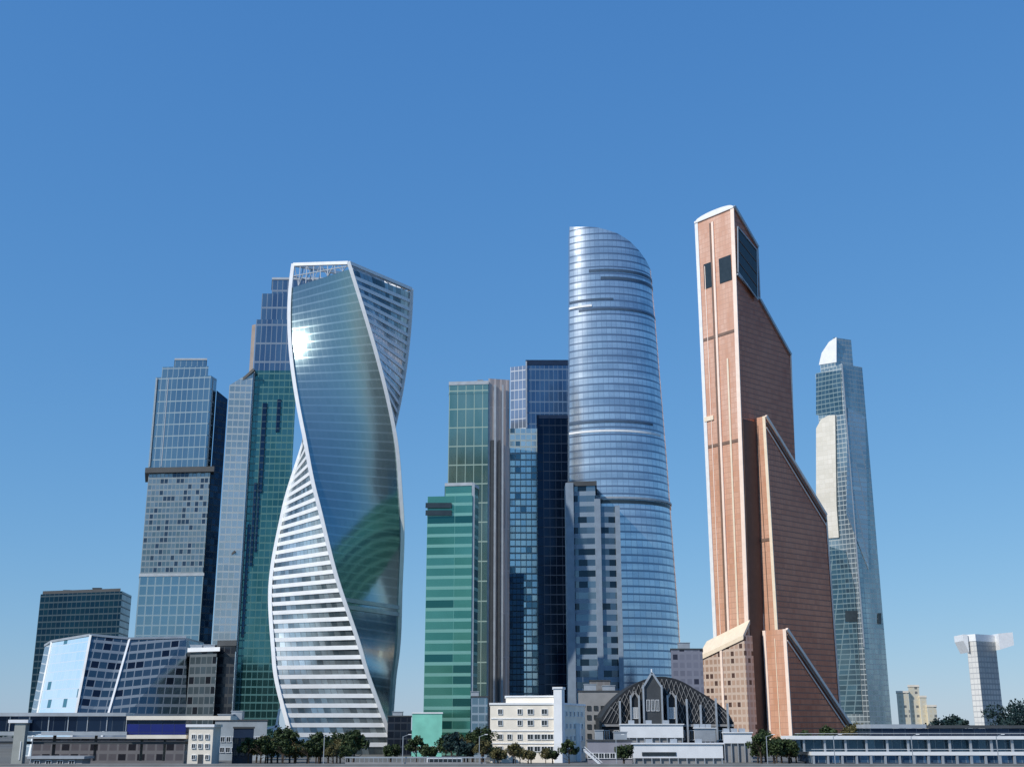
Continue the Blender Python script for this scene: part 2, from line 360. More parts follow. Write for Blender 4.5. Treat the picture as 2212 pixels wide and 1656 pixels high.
for k in range(4):
    mb = MB(); NS = 8
    for i in range(NF*2):
        za, zb = i*FH/2, (i+1)*FH/2
        for j in range(NS):
            A, Bc = corner(k-1, za), corner(k, za); C, Dd = corner(k-1, zb), corner(k, zb)
            p = lambda P0, P1, t: P0+(P1-P0)*t
            t0, t1 = j/NS, (j+1)/NS
            mb.face([p(A, Bc, t0), p(A, Bc, t1), p(C, Dd, t1), p(C, Dd, t0)],
                    [(t0*SIDEL, za), (t1*SIDEL, za), (t1*SIDEL, zb), (t0*SIDEL, zb)])
    mb.build('glass_face' if k in (1, 3) else 'window_face', gF if k in (1, 3) else gW, rt, smooth=True)
    # white helical corner
    mb = MB(); N = 110; zs_ = [CT[k]*i/N for i in range(N+1)]
    for i in range(N):
        c1, c2 = corner(k, zs_[i], SIDEL/2+.35), corner(k, zs_[i+1], SIDEL/2+.35)
        mb.beam(c1, c2+(c2-c1)*.02, 1.9, 1.9)
    mb.build('corner_edge', M['white'], rt)
for k in (0, 2):
    for i in range(1, NF):
        z = i*FH; mb = MB()
        A, Bc = corner(k-1, z, SIDEL/2+.4), corner(k, z, SIDEL/2+.4); A2, B2 = corner(k-1, z, SIDEL/2-.3), corner(k, z, SIDEL/2-.3)
        t = (Bc-A).normalized()*.9; A += t; Bc -= t; A2 += t; B2 -= t
        poly = [A.xy, Bc.xy, B2.xy, A2.xy]
        mb.prism([tuple(q) for q in poly], z-1.0, z+1.0, bot=True)
        mb.build('floor_band', M['white'], rt)
mb = MB(); mb.face([corner(k, NF*FH) for k in range(4)]); mb.build('roof', M['roof'], rt)
for zb_ in (70, 73.5):     # plant floor belt on the right-hand face
    mb = MB(); A, Bc = corner(0, zb_, SIDEL/2+.3), corner(1, zb_, SIDEL/2+.3); t = (Bc-A).normalized()*1.2
    mb.beam(A+t, Bc-t, .8, 2.0); mb.build('plant_belt', M['steel'], rt)
for k in range(4):         # open crown
    A, Bc = corner(k-1, CT[(k-1) % 4]), corner(k, CT[k])
    MB().beam(A, Bc, 1.8, 1.8).build('crown_beam', M['white'], rt)
    zb_ = NF*FH; n = 8; mb = MB()
    for j in range(n+1):
        t0 = j/n; lo = corner(k-1, zb_)*(1-t0)+corner(k, zb_)*t0; hi = A*(1-t0)+Bc*t0
        mb.beam(lo, hi, .45)
        if j < n:
            t1 = (j+1)/n; lo2 = corner(k-1, zb_)*(1-t1)+corner(k, zb_)*t1; hi2 = A*(1-t1)+Bc*t1
            mb.beam(lo, hi2, .3) if j % 2 else mb.beam(hi, lo2, .3)
    mb.beam((A+corner(k-1, zb_))/2, (Bc+corner(k, zb_))/2, .5)
    mb.build('crown_truss', M['steel'], rt)
core = MB(); core.box((TC.x, TC.y, NF*FH+4), (20, 20, 8), -R(ROT*ZTOP)); core.build('lift_core', M['steel'], rt)

# ---- tall grey-green tower
D = 860
gq = facade('grey_green_glass', (.19, .33, .28), (.30, .42, .35), (.32, .43, .38), 6.2, 14., .08, .06, .8, .12, .008, seed=17, stretch=4, bigscale=.015, panelvar=.7)
gst = facade('grey_brown_strips', (.44, .37, .34), (.62, .52, .47), (.66, .56, .52), 4.4, 30., .3, .02, .5, .3, .01, seed=18, stretch=8)
P = fp(1035, [(967, D), (1053, D-3), (1053, D+30), (969, D+34)])
rt = root('glass_tower', 'tall grey green glass tower with grey brown vertical strips, behind the shorter green one', 'skyscraper', (*cen(P), 0))
zt = zat(826, D); MB().prism(P, 0, zt).build('facade', gq, rt)
ring(P, zt-2.2, zt+.5, .35).build('parapet', M['steel'], rt)
ring(P, zt-9, zt-7.6, .25).build('belt', gq, rt)
P2 = fp(1035, [(1053.6, D-1), (1100, D+3), (1100, D+34), (1053.6, D+30)])
zt2 = zat(818, D); MB().prism(P2, 0, zt2).build('strip_wing', gst, rt)
for (u, m_, wd) in ((1054.5, 'steel', 1.3), (1063, 'darkgrey', 2.2), (1068, 'steel', 1.8), (1078, 'darkgrey', 1.5), (1085, 'steel', 1.3)):
    a = at(u, 1035, D-2); h = zt2*(.98 if m_ == 'steel' else .82)
    MB().box((a.x, a.y+1.0, h/2), (wd, 2.2, h)).build('vertical_fin', M[m_], rt)
rooftop(rt, P, zt, 3, 3)

# ---- shorter banded green tower
D = 600
gr = facade('banded_green_glass', (.07, .24, .18), (.14, .38, .30), (.24, .48, .40), 14, 5.2, .01, .3, .75, .14, .02, seed=19, gap=(.03, .14, .13), gapchance=.12, lmetal=.5, lrough=.25, bigscale=.02)
P = fp(1500, [(915, D), (1016, D-3), (1030, D+8), (1030, D+30), (915, D+30)])
rt = root('glass_tower', 'green glass tower with dark horizontal bands, shorter one left of centre', 'skyscraper', (*cen(P), 0))
zt = zat(1072, D); MB().prism(P, 0, zt).build('facade', gr, rt)
C = fp(1500, [(955, D+1), (1014, D-1), (1029, D+9), (1029, D+28), (955, D+28)]); zc = zat(1044, D)
MB().prism(C, zt, zc).build('upper_storeys', gr, rt); ring(C, zc-1.2, zc+.4, .4).build('parapet', M['steel'], rt)
MB().box((*at(1018, 1500, D-2).xy, zc/2), (1.4, 1.0, zc)).build('corner_fin', M['steel'], rt)
for v in (1091, 1107):
    z = zat(v, D); q = at(958, 1500, D-.3)
    a, b = at(919, v, D-.9), at(975, v, D-2.4); MB().beam(a, b, .6, 2.6).build('dark_band', M['darkglass'], rt)

# ---- slate tower with pale flank
D = 930
gv = facade('slate_blue_glass', (.07, .13, .22), (.13, .21, .31), (.12, .19, .29), 3.6, 9., .12, .12, .8, .13, .015, seed=20, stretch=3)
gp = facade('pale_violet_glass', (.30, .34, .42), (.42, .45, .54), (.38, .42, .48), 3.4, 8., .12, .1, .75, .15, .01, seed=21, stretch=5)
gx = facade('speckled_teal_glass', (.42, .54, .58), (.66, .76, .76), (.40, .50, .53), 4.2, 5.2, .14, .25, .75, .15, .03, seed=22, gap=(.12, .22, .28), gapchance=.15, panelvar=1.6)
P = fp(1000, [(1102, D), (1137, D-5), (1260, D-5), (1260, D+30), (1102, D+30)])
rt = root('glass_tower', 'slate blue glass tower with a pale flank, behind the navy slab in the centre', 'skyscraper', (*cen(P), 0))
A = fp(1000, [(1102, D), (1136, D-5), (1136, D+30), (1102, D+30)]); zA, zM = zat(793, D), zat(931, D)
MB().prism(A, zM, zA).build('pale_flank', gp, rt)
Bq = fp(1000, [(1136.6, D-6), (1260, D-6), (1260, D+30), (1136.6, D+30)]); zB = zat(783, D)
MB().prism(Bq, 0, zB).build('slate_body', gv, rt); ring(Bq, zB-4, zB+.3, .4).build('parapet', M['navy'], rt)
L = fp(1000, [(1100, D-9), (1161, D-9), (1161, D-6.4), (1136.4, D-6.4), (1136.4, D+28), (1100, D+28)])
MB().prism(L, 0, zM).build('lower_body', gx, rt)
L2 = fp(1240, [(1098, D-12), (1131, D-12), (1131, D-9.2), (1098, D-9.2)]); MB().prism(L2, 0, zat(1242, D)).build('navy_bay', gs, rt)
MB().box((*at(1137, 1000, D-6.6).xy, zM+(zB-zM)*.5), (1.2, 1.2, zB-zM-2)).build('corner_fin', M['steel'], rt)
for v in (790, 815): pass
# ---- navy slab
D = 880
gn = facade('navy_black_glass', (.006, .016, .038), (.012, .03, .06), (.012, .025, .05), 4.5, 7., .06, .1, .8, .12, .008, seed=23)
P = fp(1000, [(1160, D), (1300, D), (1300, D+30), (1160, D+28)])
rt = root('glass_tower', 'almost black navy glass slab tight against the left of the pale curved tower', 'skyscraper', (*cen(P), 0))
zt = zat(898, D); MB().prism(P, 0, zt).build('facade', gn, rt); ring(P, zt-2, zt+.8, .35).build('parapet', M['navy'], rt)

# ---- pale curved tower
D = 720
gc = facade('pale_blue_glass', (.46, .52, .58), (.74, .78, .80), (.22, .27, .34), 3.4, 4.6, .05, .24, .8, .2, .012, seed=24, lmetal=.7, lrough=.2, stretch=.12, bigscale=.13, panelvar=.9)
rt = root('curved_tower', 'tallest pale blue curved glass tower with a sloping rounded top, right of the navy slab', 'skyscraper', (at(1350, 1573, D).x, D+15, 0))
def xl(z):   # left and right edges by height
    K_ = D/830.; zz = [q*K_ for q in (0, 90, 200, 300, 380)]
    Lx = [q*K_ for q in (38.4, 39.0, 40.6, 42.0, 43.2)]; Rx = [q*K_ for q in (118.5, 116, 112.0, 107.4, 103.2)]
    for i in range(4):
        if z <= zz[i+1] or i == 3:
            t = (z-zz[i])/(zz[i+1]-zz[i]); return Lx[i]+(Lx[i+1]-Lx[i])*t, Rx[i]+(Rx[i+1]-Rx[i])*t
NA = 30
def fpt(t, z):   # t 0..1 along the front arc
    l, r = xl(z); a = R(-48)+t*R(48+88); s0, s1 = math.sin(R(-48)), math.sin(R(88))
    x = l+(r-l)*(math.sin(a)-s0)/(s1-s0); b = (r-l)*.42
    return Vector((x, D+20-b*math.cos(a), z))
def ztopc(x):
    tab = [(1222, 480), (1245, 487), (1290, 494), (1330, 506), (1355, 519), (1375, 535), (1392, 553), (1410, 575)]
    tt = [(at(u, v, D).x, zat(v, D)) for u, v in tab]
    if x <= tt[0][0]: return tt[0][1]
    for (xa, za), (xb, zb) in zip(tt, tt[1:]):
        if x <= xb: return za+(zb-za)*(x-xa)/(xb-xa)
    return tt[-1][1]
mb = MB(); NZ = 60
cols = []
arc = [0]
for j in range(NA):
    arc.append(arc[-1]+(fpt((j+1)/NA, 150)-fpt(j/NA, 150)).length)
for j in range(NA+1):
    zt = ztopc(fpt(j/NA, 350).x); cols.append([fpt(j/NA, zt*i/NZ) for i in range(NZ+1)])
for j in range(NA):
    for i in range(NZ):
        a, b, c, d = cols[j][i], cols[j+1][i], cols[j+1][i+1], cols[j][i+1]
        mb.face([a, b, c, d], [(arc[j], a.z), (arc[j+1], b.z), (arc[j+1], c.z), (arc[j], d.z)])
mb.build('curved_facade', gc, rt, smooth=True)
mb = MB()   # back wall and sides
def backp(j, i):
    p = cols[j][i].copy(); p.y = D+24; return p
for i in range(NZ):
    for (j, s_) in ((0, 1), (NA, -1)):
        a, d = cols[j][i], cols[j][i+1]; b, c = backp(j, i), backp(j, i+1)
        q = [b, a, d, c] if s_ > 0 else [a, b, c, d]
        mb.face(q, [(p.y, p.z) for p in q])
    q = [backp(NA, i), backp(0, i), backp(0, i+1), backp(NA, i+1)]; mb.face(q, [(p.x, p.z) for p in q])
mb.build('rear_facade', gc, rt)
mb = MB()
for j in range(NA):
    a, b = cols[j][-1], cols[j+1][-1]; c, d = Vector((b.x, D+24, b.z)), Vector((a.x, D+24, a.z)); mb.face([a, b, c, d])
mb.build('roof', M['steel'], rt)
def belt(v, hgt, t0, t1, mat, proud, nm):
    z = zat(v, D-10); mb = MB(); n = 24
    pts = []
    for k in range(n+1):
        t = t0+(t1-t0)*k/n; p = fpt(t, z); q = fpt(min(1, t+.01), z)-fpt(max(0, t-.01), z); nn = Vector((q.y, -q.x, 0)).normalized()
        pts.append((p+nn*proud, p-nn*.4))
    for (a, a2), (b, b2) in zip(pts, pts[1:]):
        lo, hi = Vector((0, 0, -hgt/2)), Vector((0, 0, hgt/2))
        mb.face([a+lo, b+lo, b+hi, a+hi]); mb.face([a+hi, b+hi, b2+hi, a2+hi]); mb.face([b+lo, a+lo, a2+lo, b2+lo])
    mb.build(nm, mat, rt)
mslt = plain('slate_belt', (.07, .11, .17), .3); belt(1080, 2.2, .12, 1, M['darkglass'], .4, 'plant_belt'); belt(1072, 1.2, 0, 1, M['steel'], .9, 'belt')
belt(926, 1.3, 0, .8, M['white'], .35, 'belt'); belt(906, 1.6, 0, .7, mslt, .2, 'plant_belt')
belt(638, 1.4, 0, .4, mslt, .2, 'plant_belt'); belt(641+10, 1.4, 0, .22, M['white'], .5, 'belt')
belt(575, 2.0, .2, 1, mslt, .25, 'plant_belt'); belt(592, 2.0, .3, 1, mslt, .25, 'plant_belt'); belt(660, 1.6, .1, 1, mslt, .2, 'plant_belt')

# low bay with window columns
zb1, zb2 = zat(1046, D-24), zat(1095, D-24)
gy = facade('bay_window_glass', (.06, .10, .14), (.18, .25, .31), (.22, .29, .37), 5, 6.2, .0, .42, .7, .14, .03, seed=25, gap=(.02, .04, .06), gapchance=.3)
BY = fp(1300, [(1232, D-26), (1290, D-28), (1290, D+4), (1232, D+4)]); MB().prism(BY, 0, zb1).build('window_bay', gy, rt)
BZ = fp(1300, [(1299, D-28), (1334, D-27), (1334, D+4), (1299, D+4)]); MB().prism(BZ, 0, zb2).build('window_bay', gy, rt)
for (u, wd, zz) in ((1233, 4.4, zb1), (1294, 3.4, zb2+4), (1338, 2.6, zb2)):
    a = at(u, 1300, D-29); MB().box((a.x, a.y+8, zz/2), (wd, 17, zz)).build('pier', plain('slate_pier', (.24, .30, .37), .5), rt)
ring(BY, zb1-1.5, zb1+1.2, .9).build('bay_parapet', M['darkgrey'], rt)

# ---- copper tower
D = 900.; BETA = R(50)
e2 = Vector((math.sin(BETA), math.cos(BETA), 0)); e1 = Vector((math.cos(BETA), -math.sin(BETA), 0))
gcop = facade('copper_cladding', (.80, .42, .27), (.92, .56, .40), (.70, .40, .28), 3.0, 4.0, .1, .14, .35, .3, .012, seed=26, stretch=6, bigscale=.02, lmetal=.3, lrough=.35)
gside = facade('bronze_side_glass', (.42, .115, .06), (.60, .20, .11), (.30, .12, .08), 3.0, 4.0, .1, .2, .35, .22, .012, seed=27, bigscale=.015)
mtrim = plain('pale_pink_trim', (.90, .74, .64), .45, 0, .05); mcream = plain('cream_trim', (.86, .74, .58), .5, .1, .06)
mseam = plain('brown_seam', (.20, .13, .10), .5)
C1 = at(1540, 1340, D); C1.z = 0
def along(u, v, P, n): q = hit(u, v, P, n); return q
RB = along(1612, 1340, C1, e2)            # right edge of front at the foot
w1b = (RB-C1).dot(e1); RT = along(1586, 470, C1, e2); w1t = (RT-C1).dot(e1)
rt = root('copper_tower', 'tallest copper coloured tower in three stepped tiers with slanting roofs', 'skyscraper', (C1.x+20, C1.y+25, 0))
def tier(C, wb, wt, prof, ztf, nm):
    """C: front-left foot corner; prof: side profile [(s, z)] going from the front top back and down"""
    H = ztf; mb = MB()
    W = lambda z: wb+(wt-wb)*min(1, z/H)
    pf = [(0, 0), (0, ztf)]+prof+[(prof[-1][0], 0)]
    Lp = [C+e2*s+Vector((0, 0, z)) for s, z in pf]; Rp = [C+e2*s+e1*W(z)+Vector((0, 0, z)) for s, z in pf]
    n = len(pf)
    mb.face([Lp[0], Rp[0], Rp[1], Lp[1]], [(0, 0), (wb, 0), (wt, ztf), (0, ztf)], 0)
    for i in range(1, n-1):
        vert = abs(pf[i][0]-pf[i+1][0]) < .01 or i == n-2
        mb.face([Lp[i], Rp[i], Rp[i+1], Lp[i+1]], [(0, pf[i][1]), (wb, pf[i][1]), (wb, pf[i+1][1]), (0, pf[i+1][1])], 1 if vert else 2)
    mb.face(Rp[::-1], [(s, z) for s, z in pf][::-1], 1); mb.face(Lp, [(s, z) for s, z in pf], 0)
    # faces with many corners: fan is left to the triangulator
    return mb.build(nm, [gcop, gside, M['roof']], rt, fix=True), Lp, Rp
def prof_on(P, pts):      # side-profile points from image positions on the vertical plane through P containing e2
    out = []
    for u, v in pts:
        q = hit(u, v, P, e1); out.append(((q-P).dot(e2), q.z))
    return out
zt1 = along(1545, 462, C1, e2).z
P1 = C1+e1*(w1b+w1t)/2
pr = prof_on(C1+e1*w1t, [(1637, 534), (1640, 645), (1712, 765)])
zA = pr[0]; pr = [(pr[0][0], pr[0][1]), (pr[0][0], pr[1][1]), (pr[2][0], pr[2][1])]
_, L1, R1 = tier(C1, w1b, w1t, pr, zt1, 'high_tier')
PS = C1+e1*w1b
REC = True
C2 = hit(1643, 1340, PS, e1); C2.z = 0
q = hit(1679, 1340, C2, e2); w2 = (q-C2).dot(e1); S2 = C2+e1*w2
zt2 = along(1636, 902, C2, e2).z
pr2 = prof_on(S2, [(1783, 1112)]); depth2 = pr2[0][0]
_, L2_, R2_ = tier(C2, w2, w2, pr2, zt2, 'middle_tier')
C3 = C2+e1*w2*.25-e2*3; C3.z = 0
q = hit(1705, 1480, C3, e2); w3 = (q-C3).dot(e1); S3 = C3+e1*w3
zt3 = along(1690, 1358, C3, e2).z
pr3 = prof_on(S3, [(1852, 1588)]); pr3 = [(pr3[0][0], max(2, pr3[0][1]))]
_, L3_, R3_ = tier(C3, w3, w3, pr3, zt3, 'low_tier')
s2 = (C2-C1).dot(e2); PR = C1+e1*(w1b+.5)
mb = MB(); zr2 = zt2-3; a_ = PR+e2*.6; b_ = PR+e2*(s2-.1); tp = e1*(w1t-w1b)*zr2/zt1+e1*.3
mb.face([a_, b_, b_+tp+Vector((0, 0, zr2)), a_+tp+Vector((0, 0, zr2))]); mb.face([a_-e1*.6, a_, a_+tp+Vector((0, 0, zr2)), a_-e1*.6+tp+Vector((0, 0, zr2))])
mb.build('painted_shade_plate', plain('shade_umber_paint', (.10, .06, .05), .6), rt)  # added matte plate: paints the shade on the high tier's side
# trims on the lit fronts
def vtrim(C, off, wd, z0, z1, mat, proud=.6, nm='vertical_trim', lean=0.):
    a = C+e1*off-e2*proud*.5+Vector((0, 0, z0)); b = C+e1*(off+lean)-e2*proud*.5+Vector((0, 0, z1))
    mb = MB(); h = e1*wd/2; d = e2*proud/2
    lo = [a-h-d, a+h-d, a+h+d, a-h+d]; hi = [b-h-d, b+h-d, b+h+d, b-h+d]
    for i in range(4): mb.face([lo[i], lo[(i+1) % 4], hi[(i+1) % 4], hi[i]])
    mb.face(hi); mb.face(lo[::-1]); mb.build(nm, mat, rt)
dl = w1t-w1b
vtrim(C1, 1.4, 3.2, 0, zt1, M['white']); vtrim(C1, w1b-1.6, 3.6, 0, zt1, mtrim, lean=dl)
vtrim(C1, w1b*.44, 1.9, 0, zt1-6, mtrim, 1.0, lean=dl*.5); vtrim(C1, w1b*.36, 1.6, 0, zt1-6, mseam, .3, lean=dl*.45)
vtrim(C1, w1b*.72, 1.5, 0, zt1*.70, mcream, .8, lean=dl*.45); vtrim(C1, w1b*.2, .6, 0, zt1*.9, mtrim, .5, lean=dl*.2)
vtrim(C2, 1.3, 2.8, 0, zt2, mtrim); vtrim(C2, w2-1.2, 2.6, 0, zt2, mcream); vtrim(C2, w2*.5, .6, 0, zt2-6, mseam, .3)
vtrim(C3, 1.2, 2.6, 0, zt3, mtrim); vtrim(C3, w3-1.3, 2.8, 0, zt3, mtrim); vtrim(C3, w3*.5, .6, 0, zt3-6, mcream, .5)
for v in (722, 958):
    z = along(1560, v, C1, e2).z; mb = MB(); mb.beam(C1+e1*1.8-e2*.2+Vector((0, 0, z)), C1+e1*(w1b+dl*.6-1.8)-e2*.2+Vector((0, 0, z)), .5, 2.2); mb.build('seam', mseam, rt)
for v in (902, ):
    z = along(1540, v, C1, e2).z; mb = MB(); mb.beam(C1+e1*1-e2*.4+Vector((0, 0, z)), C1+e1*10-e2*.4+Vector((0, 0, z)), 1.2, 3.5); mb.build('ledge', mcream, rt)
for v in (1165,):
    z = along(1655, v, C2, e2).z; mb = MB(); mb.beam(C2+e1*.8-e2*.2+Vector((0, 0, z)), C2+e1*(w2-.8)-e2*.2+Vector((0, 0, z)), .5, 2.2); mb.build('seam', mseam, rt)
# dark tall windows near the top
za, zb = along(1530, 568, C1, e2).z, along(1530, 622, C1, e2).z
for f0, f1 in ((.17, .36), (.56, .86)):
    wz = w1t; c = C1+e1*wz*(f0+f1)/2-e2*.15; mb = MB(); mb.box((c.x, c.y, (za+zb)/2), (wz*(f1-f0), .5, za-zb), -BETA); o = mb.build('tall_window', M['darkglass'], rt)
# arched cap
mb = MB(); n = 14; wz = w1t; pts = []
for i in range(n+1):
    t = i/n; h = 3.6*math.sqrt(max(0, 1-(2*t-1)**2)); pts.append((t*wz, zt1+h+.02))
for i in range(n):
    (a, ha), (b, hb) = pts[i], pts[i+1]; fr = [C1+e1*a+Vector((0, 0, zt1)), C1+e1*b+Vector((0, 0, zt1)), C1+e1*b+Vector((0, 0, hb-zt1+zt1)), C1+e1*a+Vector((0, 0, ha))]
    fr = [p-e2*.5 for p in fr]; bk_ = [p+e2*3 for p in fr]
    mb.face(fr); mb.face([fr[3], fr[2], bk_[2], bk_[3]]); mb.face(bk_[::-1])
mb.build('arched_cap', M['white'], rt)
MB().beam(C1+e1*(-.2)-e2*.6+Vector((0, 0, zt1-.6)), C1+e1*(wz+.2)-e2*.6+Vector((0, 0, zt1-.6)), 1., 1.6).build('cap_beam', M['white'], rt)
# light rails along the slanting roofs and the back edges
def rail(Rp, idx, mat=None, t=2.0, o=Vector((0, 0, 0))):
    for i, j in idx:
        MB().beam(Rp[i]+e1*.3+o, Rp[j]+e1*.3+o, t, t).build('roof_rail', mat or M['steel'], rt)
rail(R1, [(1, 2), (3, 4)]); rail(R1, [(2, 3)], M['steel'], .9)
MB().beam(hit(1592, 592, C1+e1*(w1t+.4), e1), R1[3]+e1*.4, 1.3, 1.3).build('roof_rail', M['steel'], rt)
MB().beam(R1[4]+e1*.3, Vector((*(R1[5]+e1*.3).xy, 120)), 1.1, 1.1).build('rear_edge', mtrim, rt)
rail(R2_, [(1, 2)], mtrim); MB().beam(R2_[2]+e1*.3, Vector((*(R2_[3]+e1*.3).xy, 0)), 1.1, 1.1).build('rear_edge', mtrim, rt)
rail(R2_, [(1, 2)], mseam, 1.2, Vector((0, 0, -5))); rail(R2_, [(1, 2)], mtrim, .8, Vector((0, 0, -9)))
rail(R3_, [(1, 2)], mtrim); rail(R3_, [(1, 2)], mseam, 1.4, Vector((0, 0, -4))); rail(R3_, [(1, 2)], mtrim, .8, Vector((0, 0, -8)))
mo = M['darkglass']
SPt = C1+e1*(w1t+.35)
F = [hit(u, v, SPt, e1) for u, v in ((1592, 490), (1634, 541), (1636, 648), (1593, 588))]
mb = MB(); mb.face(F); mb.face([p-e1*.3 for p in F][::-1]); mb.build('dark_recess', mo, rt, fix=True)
for i in range(4): MB().beam(F[i]+e1*.2, F[(i+1) % 4]+e1*.2, .9, .9).build('recess_frame', M['steel'], rt)
for k in range(1, 4):
    a = F[0]+(F[3]-F[0])*k/4; b = F[1]+(F[2]-F[1])*k/4; MB().beam(a+e1*.2, b+e1*.2, .35, .35).build('recess_bar', mseam, rt)
# foot of the tower: podium with a cream sloping roof
pa = along(1510, 1400, C1-e2*8, e2); pb_ = along(1608, 1400, C1-e2*8, e2)
zp = zat(1392, D-8); Lp_ = (pb_-pa).dot(e1); pa.z = 0
gpod = facade('podium_stone', (.42, .28, .21), (.58, .42, .33), (.62, .50, .42), 4, 5, .3, .35, .2, .4, .01, seed=28, gap=(.1, .06, .05), gapchance=.2)
poly = [tuple(p.xy) for p in (pa, pa+e1*Lp_, pa+e1*Lp_+e2*9, pa+e2*9)]
zl_, zr_ = zat(1416, D-8), zat(1376, D-8)
slope = lambda x, y: zl_+(zr_-zl_)*max(0, min(1, (Vector((x, y, 0))-pa).dot(e1)/Lp_))
MB().prism(poly, 0, zp-3, ztop=slope).build('podium', gpod, rt)
q0 = pa-e1*.8-e2*1+Vector((0, 0, zl_)); q1 = pa+e1*Lp_-e2*1+Vector((0, 0, zr_))
q2 = pa+e1*Lp_+e2*7.4+Vector((0, 0, along(1615, 1338, C1, e2).z)); q3 = pa+e1*1+e2*7.4+Vector((0, 0, along(1525, 1384, C1, e2).z))
mb = MB(); dn = Vector((0, 0, -3))
mb.face([q0, q1, q2, q3]); mb.face([q0+dn, q1+dn, q1, q0]); mb.face([q3, q0, q0+dn, q3+dn]); mb.face([q1, q1+dn, q2+dn, q2])
mb.build('podium_roof', mcream, rt)
vt = along(1560, 1480, C1-e2*8, e2); MB().box((vt.x, vt.y-.6, (zp-3)/2), (2, .8, zp-3), -BETA).build('podium_pier', mtrim, rt)
# between podium and middle tier the painted shade plate shows
# ---- right-hand blue grey tower
D = 1080
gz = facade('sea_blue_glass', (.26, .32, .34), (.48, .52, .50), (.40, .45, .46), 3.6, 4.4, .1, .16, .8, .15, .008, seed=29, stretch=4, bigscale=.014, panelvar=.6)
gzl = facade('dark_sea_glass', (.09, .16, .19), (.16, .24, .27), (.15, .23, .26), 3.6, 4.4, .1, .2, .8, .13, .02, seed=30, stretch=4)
P = fp(1170, [(1787, D+14), (1848, D-4), (1893, D+8), (1893, D+40), (1787, D+40)])
rt = root('glass_tower', 'tall sea blue glass tower with a facet painted cream as sun reflection, right of the copper tower', 'skyscraper', (*cen(P), 0))
zt = zat(788, D); 
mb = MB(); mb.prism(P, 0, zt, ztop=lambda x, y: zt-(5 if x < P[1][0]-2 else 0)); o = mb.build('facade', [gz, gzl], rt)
L0, L1v, L2v = Vector((*P[0], 0)), Vector((*P[1], 0)), Vector((*P[2], 0))
nl = Vector((L1v.y-L0.y, -(L1v.x-L0.x), 0)).normalized()
if nl.y > 0: nl = -nl
nrm = Vector((L2v.y-L1v.y, -(L2v.x-L1v.x), 0)).normalized()
if nrm.y > 0: nrm = -nrm
def plate(P0, n, pts, mat, proud, nm, label=None, thick=1.0, tiltv=0):
    F = [hit(u, v, P0+n*proud, n) for u, v in pts]; Bk = [p-n*thick for p in F]
    if tiltv: 
        ym = max(p.z for p in F); F = [p-n*0 for p in F]
    mb = MB(); mb.face(F, [((p-P0).xy.length, p.z) for p in F])
    for i in range(len(F)):
        j = (i+1) % len(F); mb.face([F[j], F[i], Bk[i], Bk[j]])
    mb.face(Bk[::-1]); return mb.build(nm, mat, rt, label, fix=True)
gcr = facade('sun_painted_cladding', (.66, .62, .53), (.80, .76, .68), (.60, .57, .50), 3.6, 4.4, .06, .1, .15, .35, .01, seed=31)  # facet whose cream colour paints in the sun's reflection
plate(L0, nl, [(1762, 1100), (1762, 925), (1772, 906), (1788, 897), (1803, 896), (1806, 1090), (1811, 1160), (1786, 1162), (1780, 1110)], gcr, 1.6, 'sun_painted_facet', 'facet painted cream as sun reflection', 1.4)
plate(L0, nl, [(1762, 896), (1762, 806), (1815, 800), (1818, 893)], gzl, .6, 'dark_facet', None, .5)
plate(L1v, nrm, [(1828, 1110), (1830, 880), (1868, 900), (1876, 1230)], gg, .5, 'pale_facet', None, .4)
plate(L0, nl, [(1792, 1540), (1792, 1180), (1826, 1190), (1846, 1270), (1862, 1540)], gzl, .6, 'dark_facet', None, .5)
K = fp(800, [(1772, D+12), (1806, D+2), (1843, D+10), (1843, D+30), (1772, D+30)]); zk = zat(727, D)
kx0 = K[0][0]; kx1 = K[1][0]
MB().prism(K, zt-5, zk, ztop=lambda x, y: zk if x > kx1-.5 else zat(768, D)).build('crown', gz, rt)
K0, K1 = Vector((*K[0], 0)), Vector((*K[1], 0)); nk = Vector((K1.y-K0.y, -(K1.x-K0.x), 0)).normalized()
if nk.y > 0: nk = -nk
plate(K0, nk, [(1768, 788), (1774, 762), (1790, 738), (1806, 728), (1806, 782)], M['white'], .5, 'crown_panel', 'white slanted crown panel', .8)
a, b = at(1817, 800, D-5), at(1848, 1170, D-5); MB().box((L1v.x-.1, L1v.y-.3, zt/2+40), (1.0, 1.0, zt-82)).build('corner_fin', M['steel'], rt)
for (u0, u1, v) in ((1800, 1840, 1330), (1872, 1893, 1335)):
    plate(L1v if u0 > 1850 else L0, nrm if u0 > 1850 else nl, [(u0+25, v+12), (u0+25, v-12), (u1+10, v-12), (u1+10, v+12)], M['darkglass'], 1.0, 'plant_opening', None, .8)

